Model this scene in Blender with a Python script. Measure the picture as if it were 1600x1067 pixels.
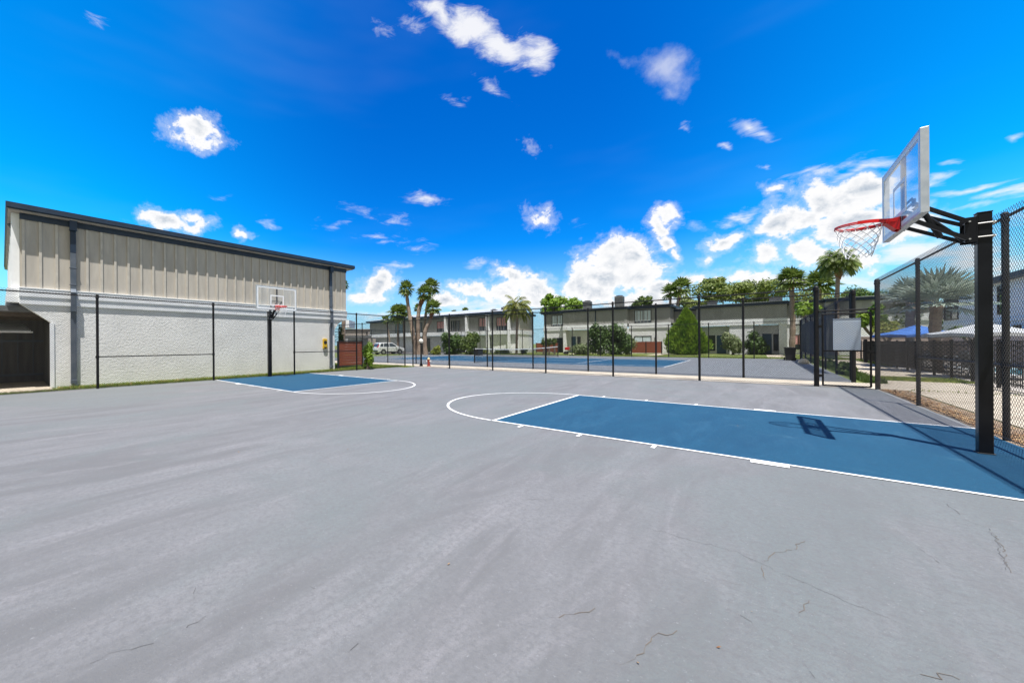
import bpy, math, random
from mathutils import Vector, Matrix
import numpy as np
for o in list(bpy.data.objects): bpy.data.objects.remove(o)
SC = bpy.context.scene
C = SC.collection
R = math.radians

# ------------------------------------------------------------------ camera
CAM = (3.7263, -8.1442, 1.4328)
F = 585.84
cd = bpy.data.cameras.new("camera"); cam = bpy.data.objects.new("camera", cd); C.objects.link(cam)
cam.matrix_world = (Matrix.Translation(CAM) @ Matrix.Rotation(R(41.012), 4, 'Z')
                    @ Matrix.Rotation(R(90), 4, 'X') @ Matrix.Rotation(-0.0068, 4, 'Z'))
cd.sensor_width = 36.0; cd.sensor_fit = 'HORIZONTAL'
cd.lens = 36.0 * F / 1600
cd.shift_x = 0.0771; cd.shift_y = 0.0023
cd.clip_start = 0.05; cd.clip_end = 3000
SC.camera = cam

# ------------------------------------------------------------------ light
SUN_EL, SUN_AZ = 71.5, 135.0
sd = bpy.data.lights.new("sun", 'SUN'); so = bpy.data.objects.new("sun", sd); C.objects.link(so)
sd.energy = 5.0; sd.angle = R(0.5); sd.color = (1.0, 0.965, 0.91)
_d = Vector((0.236, -0.237, 1.0)).normalized()
so.rotation_euler = _d.to_track_quat('Z', 'Y').to_euler()
SC.view_settings.view_transform = 'Standard'; SC.view_settings.look = 'None'
SC.view_settings.exposure = 0.62; SC.view_settings.gamma = 1.0

# sky: physical sky, with clouds given by their azimuth / elevation (degrees)
CLOUDS=[(-39.37,41.2,4.98,1.22,-18.5,1.15,1),
(-35.0,39.68,6.2,2.02,-14.2,1.5,1),
(-30.24,37.67,6.08,2.03,-8.7,1.45,1),
(-25.61,36.4,3.49,1.57,-9.6,1.15,1),
(-31.23,33.7,2.75,0.69,-25.1,0.35,1),
(-44.26,40.57,2.81,0.82,-8.4,0.35,1),
(-9.0,31.46,4.62,2.53,-35.0,0.9,2),
(-13.79,33.93,4.88,1.25,-21.3,0.5,2),
(-8.32,29.55,3.06,1.24,-38.9,0.5,2),
(-73.24,25.79,3.52,1.73,10.9,1.0,0),
(-71.83,24.96,2.53,1.07,15.4,0.7,0),
(-75.82,15.65,4.06,1.65,2.4,1.1,0),
(-72.96,15.2,2.0,1.07,12.1,0.8,0),
(-77.62,16.06,1.93,0.71,12.5,0.6,0),
(-67.93,14.68,1.11,0.8,14.9,0.8,0),
(-64.15,16.43,1.62,0.68,-7.8,0.6,1),
(-42.0,21.03,3.71,1.11,-4.2,0.8,1),
(-24.77,17.98,2.0,1.52,-11.9,0.65,0),
(-46.41,18.29,2.7,0.71,-7.6,0.45,1),
(-51.67,18.97,3.71,0.79,-10.7,0.35,1),
(-55.41,17.46,2.3,0.6,4.1,0.4,1),
(-37.5,32.85,2.1,0.63,-15.0,0.4,1),
(-48.63,39.64,1.58,0.57,-11.5,0.25,1),
(-82.78,33.29,1.06,0.52,-1.7,0.35,1),
(-70.04,19.05,1.37,0.45,10.5,0.3,1),
(-48.36,15.49,4.81,0.54,1.6,0.35,1),
(-43.52,14.29,2.44,0.73,0.3,0.4,1),
(-34.27,12.12,2.12,0.74,-2.0,0.6,1),
(-46.45,12.04,2.42,0.47,0.8,0.45,1),
(-26.15,26.87,1.11,0.6,-8.9,0.3,0),
(-8.69,16.29,1.73,1.6,16.6,1.05,0),
(-9.83,15.1,1.8,1.49,-32.1,1.0,0),
(-9.13,12.8,1.93,1.11,-79.0,0.95,0),
(-8.3,11.26,1.28,0.96,-80.8,0.8,0),
(-15.13,11.31,4.78,2.86,-8.8,1.25,0),
(-13.18,11.52,3.42,2.78,-18.5,1.2,0),
(-17.16,9.35,4.52,2.95,-7.5,1.25,0),
(-12.06,8.91,3.79,3.13,-16.4,1.25,0),
(-18.41,7.23,5.18,2.48,-4.3,1.2,0),
(-9.17,6.59,3.19,1.96,-7.0,1.0,0),
(-29.05,10.07,3.77,1.47,-12.6,1.0,0),
(-25.83,8.07,5.01,2.4,-3.2,1.15,0),
(-34.78,8.18,3.87,1.62,-1.5,1.05,0),
(-39.17,6.52,4.4,1.74,-0.6,0.95,0),
(-30.01,7.11,5.66,2.08,-2.0,1.05,0),
(-41.61,8.27,2.93,0.96,-0.3,0.6,1),
(-24.49,6.16,6.29,1.85,-2.4,1.0,0),
(-49.37,8.71,3.65,2.26,11.3,1.1,0),
(-48.4,9.86,2.31,1.69,2.3,1.0,0),
(-51.75,7.44,2.83,1.32,1.4,0.9,0),
(5.14,14.78,3.01,2.02,-28.4,1.2,0),
(7.61,14.41,2.99,2.18,-12.2,1.25,0),
(1.9,13.26,3.06,1.68,14.1,1.15,0),
(-2.91,11.84,2.13,1.36,15.4,0.95,0),
(-4.46,10.43,1.26,0.76,31.9,0.6,0),
(3.44,13.25,3.11,1.9,-20.8,1.1,0),
(7.16,12.06,3.87,2.27,-2.2,1.2,0),
(0.54,10.04,1.81,1.55,-54.0,1.0,0),
(3.67,9.86,2.53,1.58,-16.4,1.1,0),
(10.03,11.07,3.0,2.35,-44.2,1.1,0),
(1.39,16.4,1.0,0.51,-19.5,0.5,0),
(6.26,8.43,4.12,1.66,-11.3,0.95,0),
(10.78,8.24,3.33,1.8,4.7,0.95,1),
(13.58,6.86,2.93,1.91,7.9,0.9,1),
(15.45,4.92,2.7,2.13,17.8,0.8,1),
(7.13,6.03,7.02,1.66,-7.6,0.8,1),
(-0.3,7.28,5.09,1.45,-7.2,0.75,0),
(11.5,4.87,4.38,1.76,-8.2,0.7,1),
(-0.9,23.55,1.92,0.9,-32.1,0.8,1),
(0.34,22.4,1.52,0.59,-20.9,0.6,1),
(-2.85,22.07,0.89,0.38,-19.3,0.7,1),
(-6.85,25.29,0.84,0.38,-19.0,0.4,1),
(-1.7,14.72,2.74,0.73,4.8,0.8,1),
(3.95,17.51,3.29,0.66,6.7,0.5,1),
(8.04,16.84,2.82,0.49,6.9,0.45,1),
(14.25,12.95,2.79,0.43,5.0,0.75,1),
(15.48,12.19,2.04,0.47,6.1,0.8,1),
(16.37,15.72,0.61,0.35,-0.6,0.7,1),
(12.95,16.06,0.87,0.32,-7.5,0.6,1),
(16.36,12.0,1.67,0.62,2.1,0.7,1),
(12.61,14.85,1.33,0.34,4.0,0.5,1),
(14.56,11.26,2.15,0.33,4.0,0.45,1),
(16.35,9.72,1.13,0.62,13.6,0.6,1),
(11.54,14.1,1.75,0.46,13.8,0.5,1),
(14.86,9.32,1.83,0.54,12.6,0.5,1),
(-5.72,14.41,2.21,0.53,-40.9,0.3,1),
(-6.42,7.56,2.67,1.26,-7.1,0.8,0),
(0.59,18.6,0.69,0.31,-19.6,0.4,1),
(-19.6,17.27,1.03,0.66,-11.2,0.25,1),
(-48.43,4.61,5.77,0.96,0.2,0.8,1),
(-32.88,5.46,11.5,1.34,-1.2,0.8,1),
(-12.08,5.54,6.75,1.69,-3.7,1.0,0)]

world = bpy.data.worlds.new("World"); SC.world = world; world.use_nodes = True
world.cycles.sampling_method = 'MANUAL'; world.cycles.sample_map_resolution = 128
nt = world.node_tree; N = nt.nodes; L = nt.links; N.clear()
def nn(t, **k):
    n = N.new(t)
    for a, v in k.items(): setattr(n, a, v)
    return n
def put(sock, v):
    if isinstance(v, bpy.types.NodeSocket): L.new(v, sock)
    else: sock.default_value = v
def ma(op, a, b=None, c=None, clamp=False):
    n = nn('ShaderNodeMath', operation=op, use_clamp=clamp)
    put(n.inputs[0], a)
    if b is not None: put(n.inputs[1], b)
    if c is not None: put(n.inputs[2], c)
    return n.outputs[0]
def maprange(v, a, b, c=0.0, d=1.0, smooth=True):
    n = nn('ShaderNodeMapRange', interpolation_type='SMOOTHSTEP' if smooth else 'LINEAR')
    put(n.inputs['Value'], v); put(n.inputs['From Min'], a); put(n.inputs['From Max'], b)
    put(n.inputs['To Min'], c); put(n.inputs['To Max'], d)
    return n.outputs['Result']
sky = nn('ShaderNodeTexSky', sky_type='NISHITA', sun_disc=False)
sky.sun_elevation = R(SUN_EL); sky.sun_rotation = R(SUN_AZ)
sky.air_density = 1.0; sky.dust_density = 0.3; sky.ozone_density = 3.0
tc = nn('ShaderNodeTexCoord')
sx = nn('ShaderNodeSeparateXYZ'); L.new(tc.outputs['Generated'], sx.inputs[0])
az = ma('MULTIPLY', ma('ARCTAN2', sx.outputs[0], sx.outputs[1]), 57.2958)
el = ma('MULTIPLY', ma('ARCSINE', sx.outputs[2]), 57.2958)
cb = nn('ShaderNodeCombineXYZ'); L.new(az, cb.inputs[0]); L.new(el, cb.inputs[1])
AE = cb.outputs[0]
def noise(vec, scale, detail, rough=0.55, sxy=(1, 1), off=(0, 0, 0), dist=0.0, rot=0.0, lac=2.0):
    m = nn('ShaderNodeMapping'); L.new(vec, m.inputs[0])
    m.inputs['Scale'].default_value = (sxy[0], sxy[1], 1); m.inputs['Location'].default_value = off
    m.inputs['Rotation'].default_value = (0, 0, R(rot))
    n = nn('ShaderNodeTexNoise', noise_dimensions='3D'); L.new(m.outputs[0], n.inputs['Vector'])
    n.inputs['Scale'].default_value = scale; n.inputs['Detail'].default_value = detail
    n.inputs['Roughness'].default_value = rough; n.inputs['Distortion'].default_value = dist
    n.inputs['Lacunarity'].default_value = lac
    return n.outputs['Fac']
# warp the blob coordinates a little so that no outline is an ellipse
wn = nn('ShaderNodeTexNoise'); L.new(AE, wn.inputs['Vector']); wn.inputs['Scale'].default_value = 0.22; wn.inputs['Detail'].default_value = 4
wsub = nn('ShaderNodeVectorMath', operation='SUBTRACT'); L.new(wn.outputs['Color'], wsub.inputs[0]); wsub.inputs[1].default_value = (0.5, 0.5, 0.5)
wsc = nn('ShaderNodeVectorMath', operation='SCALE'); L.new(wsub.outputs[0], wsc.inputs[0]); wsc.inputs['Scale'].default_value = 3.4
wad = nn('ShaderNodeVectorMath', operation='ADD'); L.new(AE, wad.inputs[0]); L.new(wsc.outputs[0], wad.inputs[1])
wfl = nn('ShaderNodeVectorMath', operation='MULTIPLY'); L.new(wad.outputs[0], wfl.inputs[0]); wfl.inputs[1].default_value = (1, 1, 0)
AEW = wfl.outputs[0]
def field(kind, cur=None):
    for (a, e, ra, re_, ang, w, k) in CLOUDS:
        if k != kind: continue
        m = nn('ShaderNodeMapping', vector_type='TEXTURE')
        if cur is None: L.new(AEW, m.inputs[0])
        else:   # chained through the running value, which keeps the evaluation one blob at a time
            ch = nn('ShaderNodeVectorMath', operation='MULTIPLY_ADD'); L.new(cur, ch.inputs[0]); ch.inputs[1].default_value = (0, 0, 1e-7)
            L.new(AEW, ch.inputs[2]); L.new(ch.outputs[0], m.inputs[0])
        m.inputs['Location'].default_value = (a, e, 0); m.inputs['Rotation'].default_value = (0, 0, R(ang))
        m.inputs['Scale'].default_value = (ra, re_, 1)
        ln = nn('ShaderNodeVectorMath', operation='LENGTH'); L.new(m.outputs[0], ln.inputs[0])
        v = ma('MULTIPLY_ADD', ln.outputs['Value'], -w, w)
        cur = v if cur is None else ma('SMOOTH_MAX', cur, v, 0.18)
    return cur
D0 = field(0); D1 = field(1); D2 = field(2)
# cumulus: billowy, sharp edged
n1 = noise(AE, 0.42, 10, 0.62, (1, 1.2), dist=0.25)
n1u = noise(AE, 0.42, 10, 0.62, (1, 1.2), off=(-0.10, -0.30, 0), dist=0.25)
amp, bias = 3.0, -1.62
d0 = ma('ADD', ma('MULTIPLY', D0, 1.38), ma('MULTIPLY_ADD', n1, amp, bias))
n3 = noise(AE, 1.7, 6, 0.7, (1, 1.3), off=(2, 5, 1))
d0 = ma('ADD', d0, ma('MULTIPLY_ADD', n3, 0.8, -0.42))
a0 = ma('MAXIMUM', maprange(d0, 0.0, 0.55), ma('MULTIPLY', maprange(d0, -0.55, 0.35), 0.34))
# wisps: stretched, soft
n2 = noise(AE, 0.42, 9, 0.68, (0.5, 1.6), off=(3, 7, 2), dist=0.6, rot=-16)
d1 = ma('ADD', D1, ma('MULTIPLY_ADD', n2, 2.2, -1.20))
a1 = ma('MULTIPLY', maprange(d1, -0.15, 0.95), 0.9)
n4 = noise(AE, 0.30, 6, 0.6, (1, 1.2), off=(7, 3, 4))
a2 = ma('MULTIPLY', maprange(ma('ADD', D2, ma('MULTIPLY_ADD', n4, 1.6, -0.95)), -0.05, 1.0), 0.50)
nv = noise(AE, 0.05, 4, 0.55, (0.35, 1.5), off=(9, 1, 2), rot=12)
veil = ma('MULTIPLY', maprange(nv, 0.5, 0.8), 0.04)
alpha = ma('MAXIMUM', ma('MAXIMUM', a0, a1), ma('MAXIMUM', veil, a2))
# cumulus shading: sides turned to the sun are white, bases and hollows blue grey
sh = ma('MULTIPLY', ma('SUBTRACT', n1, n1u), amp)
nbig = noise(AE, 0.16, 3, 0.5, (1, 1.8), off=(5, 2, 7))
lit = maprange(sh, -0.30, 0.28)
core = maprange(d0, 0.60, 1.5)
shade = ma('MULTIPLY', core, ma('ADD', ma('MULTIPLY_ADD', lit, -0.55, 0.45), maprange(nbig, 0.40, 0.60, 0.0, 0.75)))
ccol = nn('ShaderNodeMix', data_type='RGBA'); put(ccol.inputs['Factor'], ma('MULTIPLY', shade, 0.85, clamp=True))
ccol.inputs['A'].default_value = (9.3, 9.3, 9.4, 1); ccol.inputs['B'].default_value = (4.1, 4.9, 5.9, 1)
hs = nn('ShaderNodeHueSaturation'); L.new(sky.outputs[0], hs.inputs['Color'])
hs.inputs['Saturation'].default_value = 1.45; hs.inputs['Value'].default_value = 1.35
# the air is paler towards both ends of the view and deepest in the middle
edge = maprange(ma('ABSOLUTE', ma('ADD', az, 33.0)), 14.0, 60.0, 0.0, 1.0, smooth=True)
tcol = nn('ShaderNodeMix', data_type='RGBA'); L.new(edge, tcol.inputs['Factor'])
tcol.inputs['A'].default_value = (0.06, 0.96, 1.42, 1); tcol.inputs['B'].default_value = (0.05, 1.75, 1.85, 1)
tint = nn('ShaderNodeMix', data_type='RGBA', blend_type='MULTIPLY'); tint.inputs['Factor'].default_value = 1
L.new(hs.outputs[0], tint.inputs['A']); L.new(tcol.outputs['Result'], tint.inputs['B'])
hz = nn('ShaderNodeMix', data_type='RGBA'); L.new(maprange(el, 15.0, 0.0, 0.0, 0.9), hz.inputs['Factor'])
L.new(tint.outputs['Result'], hz.inputs['A']); hz.inputs['B'].default_value = (5.2, 7.6, 9.2, 1)
mixc = nn('ShaderNodeMix', data_type='RGBA'); L.new(alpha, mixc.inputs['Factor'])
L.new(hz.outputs['Result'], mixc.inputs['A']); L.new(ccol.outputs['Result'], mixc.inputs['B'])
# pale cloud added to the unseen sky behind the camera, neutral fill light
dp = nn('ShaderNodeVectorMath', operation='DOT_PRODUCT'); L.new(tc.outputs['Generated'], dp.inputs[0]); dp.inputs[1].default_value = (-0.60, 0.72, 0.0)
fill_noise = noise(tc.outputs['Generated'], 2.2, 5, 0.6)
fill_mask = ma('MULTIPLY', maprange(dp.outputs['Value'], 0.34, -0.12), maprange(fill_noise, 0.25, 0.6, 0.80, 1.0))
ov = nn('ShaderNodeMix', data_type='RGBA'); L.new(fill_mask, ov.inputs['Factor'])
L.new(mixc.outputs['Result'], ov.inputs['A']); fill_col = nn('ShaderNodeMix', data_type='RGBA'); L.new(maprange(el, 62.0, 22.0), fill_col.inputs['Factor'])
fill_col.inputs['A'].default_value = (3.0, 2.75, 2.5, 1); fill_col.inputs['B'].default_value = (4.3, 4.15, 3.9, 1); L.new(fill_col.outputs['Result'], ov.inputs['B'])
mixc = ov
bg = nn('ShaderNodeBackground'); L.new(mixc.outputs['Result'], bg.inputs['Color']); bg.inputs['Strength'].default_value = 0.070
wo = nn('ShaderNodeOutputWorld'); L.new(bg.outputs[0], wo.inputs[0])

# ------------------------------------------------------------------ materials
def M(name, col, rough=0.6, metal=0.0, col2=None, scale=3.0, stretch=(1, 1, 1), bump=0.0, bscale=None, detail=5,
      contrast=(0.35, 0.65), spec=0.5, extra=None, trans=0.0, emit=None, alpha=1.0):
    m = bpy.data.materials.new(name); m.use_nodes = True
    t = m.node_tree; b = t.nodes['Principled BSDF']
    b.inputs['Base Color'].default_value = (*col, 1); b.inputs['Roughness'].default_value = rough
    b.inputs['Metallic'].default_value = metal; b.inputs['Specular IOR Level'].default_value = spec
    b.inputs['Alpha'].default_value = alpha
    if emit: b.inputs['Emission Color'].default_value = (*emit[0], 1); b.inputs['Emission Strength'].default_value = emit[1]
    tcn = t.nodes.new('ShaderNodeTexCoord'); mp = t.nodes.new('ShaderNodeMapping'); mp.inputs['Scale'].default_value = stretch
    geo = t.nodes.new('ShaderNodeNewGeometry')
    t.links.new(geo.outputs['Position'], mp.inputs[0])
    if col2 is not None:
        n = t.nodes.new('ShaderNodeTexNoise'); n.inputs['Scale'].default_value = scale; n.inputs['Detail'].default_value = detail
        t.links.new(mp.outputs[0], n.inputs['Vector'])
        r = t.nodes.new('ShaderNodeMapRange'); r.inputs['From Min'].default_value = contrast[0]; r.inputs['From Max'].default_value = contrast[1]
        t.links.new(n.outputs['Fac'], r.inputs['Value'])
        x = t.nodes.new('ShaderNodeMix'); x.data_type = 'RGBA'; x.inputs['A'].default_value = (*col, 1); x.inputs['B'].default_value = (*col2, 1)
        t.links.new(r.outputs[0], x.inputs['Factor']); t.links.new(x.outputs['Result'], b.inputs['Base Color'])
    if bump:
        n = t.nodes.new('ShaderNodeTexNoise'); n.inputs['Scale'].default_value = bscale or scale * 4; n.inputs['Detail'].default_value = 4
        t.links.new(mp.outputs[0], n.inputs['Vector'])
        bp = t.nodes.new('ShaderNodeBump'); bp.inputs['Strength'].default_value = 1.0; bp.inputs['Distance'].default_value = bump
        t.links.new(n.outputs['Fac'], bp.inputs['Height']); t.links.new(bp.outputs[0], b.inputs['Normal'])
    if trans:
        tr = t.nodes.new('ShaderNodeBsdfTranslucent'); mx = t.nodes.new('ShaderNodeMixShader'); mx.inputs[0].default_value = trans
        src = b.inputs['Base Color'].links[0].from_socket if b.inputs['Base Color'].links else None
        if src: t.links.new(src, tr.inputs[0])
        else: tr.inputs[0].default_value = (*col, 1)
        out = t.nodes['Material Output']
        t.links.new(b.outputs[0], mx.inputs[1]); t.links.new(tr.outputs[0], mx.inputs[2]); t.links.new(mx.outputs[0], out.inputs[0])
    if extra: extra(t, b)
    return m

def court_mat(name, base, c_lo, c_hi, c_tint, fade, wear=None):
    """acrylic court paint: long squeegee streaks, blotches, fine grain, small pits"""
    m = bpy.data.materials.new(name); m.use_nodes = True
    t = m.node_tree; b = t.nodes['Principled BSDF']; nd = t.nodes; lk = t.links
    geo = nd.new('ShaderNodeNewGeometry')
    def nz(scale, st, det=5, rough=.55, rot=0, dist=0.0):
        mp = nd.new('ShaderNodeMapping'); mp.inputs['Scale'].default_value = st; mp.inputs['Rotation'].default_value = (0, 0, R(rot))
        lk.new(geo.outputs['Position'], mp.inputs[0])
        n = nd.new('ShaderNodeTexNoise'); n.inputs['Scale'].default_value = scale; n.inputs['Detail'].default_value = det
        n.inputs['Roughness'].default_value = rough; n.inputs['Distortion'].default_value = dist
        lk.new(mp.outputs[0], n.inputs['Vector']); return n.outputs['Fac']
    def rng(v, a, bb, c=0., d=1.):
        r = nd.new('ShaderNodeMapRange'); r.interpolation_type = 'SMOOTHSTEP'
        for i, x in zip(('From Min', 'From Max', 'To Min', 'To Max'), (a, bb, c, d)): r.inputs[i].default_value = x
        lk.new(v, r.inputs['Value']); return r.outputs[0]
    def mix(f, A, B, bt='MIX'):
        x = nd.new('ShaderNodeMix'); x.data_type = 'RGBA'; x.blend_type = bt
        if isinstance(f, float): x.inputs['Factor'].default_value = f
        else: lk.new(f, x.inputs['Factor'])
        for s, v in (('A', A), ('B', B)):
            if isinstance(v, tuple): x.inputs[s].default_value = (*v, 1)
            else: lk.new(v, x.inputs[s])
        return x.outputs['Result']
    col = mix(rng(nz(1.0, (1.5, .30, 1), 8, .66, 3, 1.0), .38, .66), base, c_lo)
    col = mix(rng(nz(.9, (2.4, .55, 1), 7, .7, -4, 1.2), .48, .70, 0, .6 * fade), col, c_hi)
    col = mix(rng(nz(.33, (1, .6, 1), 6, .65, 20, .8), .42, .62, 0, .75 * fade), col, c_tint)
    col = mix(rng(nz(1.3, (1, 1, 1), 8, .7), .5, .74, 0, .5 * fade), col, c_lo)
    col = mix(rng(nz(7, (1, .6, 1), 7, .75), .50, .70, 0, .55 * fade), col, c_lo)
    col = mix(rng(nz(5, (1, .8, 1), 7, .8), .55, .72, 0, .45 * fade), col, c_hi)
    col = mix(rng(nz(24, (1, 1, 1), 6, .8), .44, .64, 0, .75 * fade), col, tuple(x * .74 for x in base))
    col = mix(rng(nz(60, (1, 1, 1), 4, .85), .48, .66, 0, .50 * fade), col, tuple(x * .74 for x in base))
    col = mix(rng(nz(33, (1, 1, 1), 4, .85), .60, .70, 0, .8 * fade), col, tuple(min(1, x * 1.42) for x in base))
    col = mix(rng(nz(11, (1, 1, 1), 3, .9), .70, .76, 0, .7 * fade), col, tuple(x * .55 for x in base))
    if wear:   # paint rubbed thin
        col = mix(rng(nz(1.6, (1, 1, 1), 9, .78, 0, .6), .56, .74, 0, .42), col, wear)
        col = mix(rng(nz(9, (1, .5, 1), 6, .8), .60, .74, 0, .5), col, wear)
    lk.new(col, b.inputs['Base Color'])
    b.inputs['Roughness'].default_value = .78; b.inputs['Specular IOR Level'].default_value = .35
    bp = nd.new('ShaderNodeBump'); bp.inputs['Distance'].default_value = .009; bp.inputs['Strength'].default_value = .8
    lk.new(nz(42, (1, 1, 1), 6, .8), bp.inputs['Height'])
    bp2 = nd.new('ShaderNodeBump'); bp2.inputs['Distance'].default_value = .012; bp2.inputs['Strength'].default_value = .5
    lk.new(nz(6, (1, .5, 1), 5, .6), bp2.inputs['Height']); lk.new(bp2.outputs[0], bp.inputs['Normal'])
    lk.new(bp.outputs[0], b.inputs['Normal'])
    return m

m_court = court_mat('court_grey', (.188, .191, .201), (.140, .141, .147), (.245, .240, .254), (.152, .175, .179), 1.0)
m_blue = court_mat('court_blue', (.009, .072, .146), (.006, .056, .120), (.022, .098, .180), (.007, .072, .140), 1.0, wear=(.055, .145, .215))
m_tgrey = court_mat('tennis_grey', (.168, .180, .196), (.140, .150, .160), (.20, .20, .215), (.145, .165, .175), .8)
m_line = M('line_white', (.84, .85, .86), .7, col2=(.52, .55, .58), scale=9, contrast=(.52, .78), detail=8)
m_black = M('black_vinyl', (.006, .0065, .008), .5, spec=.25, col2=(.011, .011, .013), scale=9)
m_wire = M('wire_black', (.007, .007, .009), .35, spec=.55)
m_polebk = M('powder_black', (.006, .0065, .009), .3, spec=.3, col2=(.010, .011, .014), scale=4)
m_red = M('rim_red', (.72, .012, .010), .35, col2=(.60, .012, .012), scale=20)
m_alu = M('aluminium', (.62, .66, .70), .35, metal=.5, col2=(.5, .55, .6), scale=8)
m_net = M('net_white', (.78, .78, .78), .8)
m_bolt = M('zinc', (.6, .6, .6), .35, metal=.8)
m_conc = M('concrete_path', (.52, .46, .37), .85, col2=(.40, .345, .27), scale=1.6, contrast=(.35, .7), bump=.004, bscale=40)
m_grass = M('grass_ground', (.10, .155, .03), .9, col2=(.22, .235, .07), scale=1.3, contrast=(.35, .7), bump=.03, bscale=30, detail=8)
m_blade = M('grass_blade', (.13, .24, .02), .7, col2=(.34, .36, .08), scale=4.0, trans=.25)
m_asph = M('asphalt', (.085, .085, .09), .9, col2=(.13, .125, .12), scale=1.5, bump=.004, bscale=60)
m_stucco = M('stucco_white', (.84, .84, .83), .9, col2=(.76, .76, .75), scale=1.2, bump=.014, bscale=12, stretch=(1, .9, 1.2))
m_stucco2 = M('stucco_far', (.84, .85, .87), .9, col2=(.76, .77, .79), scale=.8, bump=.02, bscale=6)
m_trim = M('trim_white', (.86, .88, .90), .6, col2=(.78, .80, .83), scale=2.5)
m_siding = M('siding_taupe', (.52, .48, .42), .75, col2=(.43, .395, .345), scale=2.0, stretch=(1, 2.2, .35), bump=.002, bscale=60)
m_batten = M('batten_taupe', (.55, .51, .445), .75, col2=(.47, .435, .38), scale=4)
m_navy = M('fascia_navy', (.010, .026, .055), .45, col2=(.016, .036, .07), scale=3)
m_soffit = M('soffit', (.40, .36, .33), .8, col2=(.32, .29, .27), scale=2)
m_spout = M('downspout_slate', (.085, .11, .145), .45, col2=(.13, .15, .185), scale=3, metal=.2)
m_roof = M('roof_membrane', (.42, .45, .49), .7, col2=(.32, .35, .39), scale=.8)
m_sidfar = M('siding_far', (.37, .37, .36), .8, col2=(.31, .31, .30), scale=1.6, stretch=(1, 1, .3))
m_beige = M('warehouse_beige', (.42, .37, .33), .85, col2=(.36, .32, .29), scale=.3)
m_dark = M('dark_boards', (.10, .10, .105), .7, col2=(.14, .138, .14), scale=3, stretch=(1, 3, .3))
m_brown = M('brown_boards', (.27, .075, .04), .6, col2=(.21, .055, .03), scale=2.5, stretch=(.6, .6, 14), contrast=(.3, .7))
m_door = M('door_navy', (.02, .07, .14), .45, col2=(.03, .09, .17), scale=2)
m_frame = M('window_frame', (.022, .022, .025), .4)
m_curtain = M('curtain_red', (.62, .28, .28), .8, col2=(.74, .40, .40), scale=5, stretch=(5, 5, .2))
m_blind = M('window_blind', (.72, .82, .88), .7, col2=(.60, .70, .78), scale=6, stretch=(.2, .2, 6))
m_glass = M('window_glass', (.03, .045, .06), .06, spec=.9, col2=(.06, .08, .1), scale=.6)
m_yellow = M('box_yellow', (.75, .48, .02), .5, col2=(.65, .40, .02), scale=6)
m_trunk = M('palm_trunk', (.23, .165, .125), .9, col2=(.33, .26, .21), scale=5, stretch=(1, 1, 3), bump=.03, bscale=9)
m_boot = M('palm_boot', (.30, .12, .06), .9, col2=(.16, .075, .04), scale=9)
m_bark = M('bark', (.12, .09, .07), .9, col2=(.2, .16, .13), scale=6, bump=.02, bscale=14)
m_whitebark = M('pale_bark', (.42, .39, .35), .9, col2=(.3, .27, .24), scale=8)
m_palm = M('palm_green', (.085, .145, .028), .5, col2=(.21, .27, .06), scale=2.2, trans=.3)
m_palmy = M('palm_yellow', (.25, .24, .04), .5, col2=(.12, .17, .03), scale=1.2, trans=.3)
m_silver = M('palm_silver', (.24, .31, .26), .45, col2=(.42, .48, .40), scale=2.5, trans=.2)
m_leafd = M('leaf_dark', (.035, .080, .014), .5, col2=(.10, .18, .03), scale=2.0, trans=.25)
m_leafm = M('leaf_mid', (.055, .105, .018), .5, col2=(.14, .20, .035), scale=1.3, trans=.3)
m_leafb = M('leaf_bright', (.10, .21, .015), .5, col2=(.24, .36, .03), scale=1.2, trans=.35)
m_leafo = M('leaf_olive', (.10, .15, .025), .5, col2=(.26, .31, .07), scale=.9, trans=.3)
m_leafv = M('leaf_variegated', (.09, .16, .04), .5, col2=(.38, .40, .22), scale=9, trans=.3, contrast=(.45, .6))
m_leafy = M('leaf_yellow', (.34, .34, .05), .5, col2=(.16, .24, .03), scale=6, trans=.3)
m_litter = M('leaf_litter', (.22, .11, .05), .9, col2=(.38, .26, .14), scale=20, contrast=(.4, .6))
m_dirt = M('soil', (.20, .13, .085), .95, col2=(.33, .25, .17), scale=5, bump=.02, bscale=30)
m_crack = M('crack_dark', (.085, .083, .082), .95)
m_crackt = M('crack_tan', (.135, .115, .095), .95)
m_car = M('car_paint_white', (.72, .74, .76), .22, spec=.6)
m_rubber = M('rubber', (.012, .012, .012), .8)
m_chrome = M('wheel_silver', (.55, .56, .58), .3, metal=.7)
m_lampred = M('tail_lamp', (.5, .02, .02), .3)
m_globe = M('globe_white', (.85, .85, .82), .35)
m_canopyb = M('canopy_blue', (.045, .16, .52), .8, col2=(.06, .20, .60), scale=2)
m_canopyw = M('canopy_grey', (.40, .42, .44), .8, col2=(.46, .48, .50), scale=2)
m_deck = M('pool_deck', (.46, .42, .38), .85, col2=(.38, .35, .32), scale=1.2)
m_tan = M('wall_tan', (.52, .42, .36), .85, col2=(.45, .37, .32), scale=1)
m_plast = M('bin_plastic', (.018, .018, .02), .5)
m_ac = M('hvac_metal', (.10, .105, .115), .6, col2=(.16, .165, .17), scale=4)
m_hyd = M('hydrant_red', (.30, .045, .03), .5)
m_cap = M('hydrant_cap', (.62, .52, .28), .5)
m_panel = M('gate_panel', (.60, .72, .90), .55, col2=(.68, .78, .92), scale=3)
m_furn = M('patio_mesh', (.30, .32, .34), .6)
def _water(t, b):
    b.inputs['Roughness'].default_value = .05
m_water = M('pool_water', (.02, .30, .42), .05, col2=(.04, .38, .50), scale=2, bump=.02, bscale=3, extra=_water)
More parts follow.
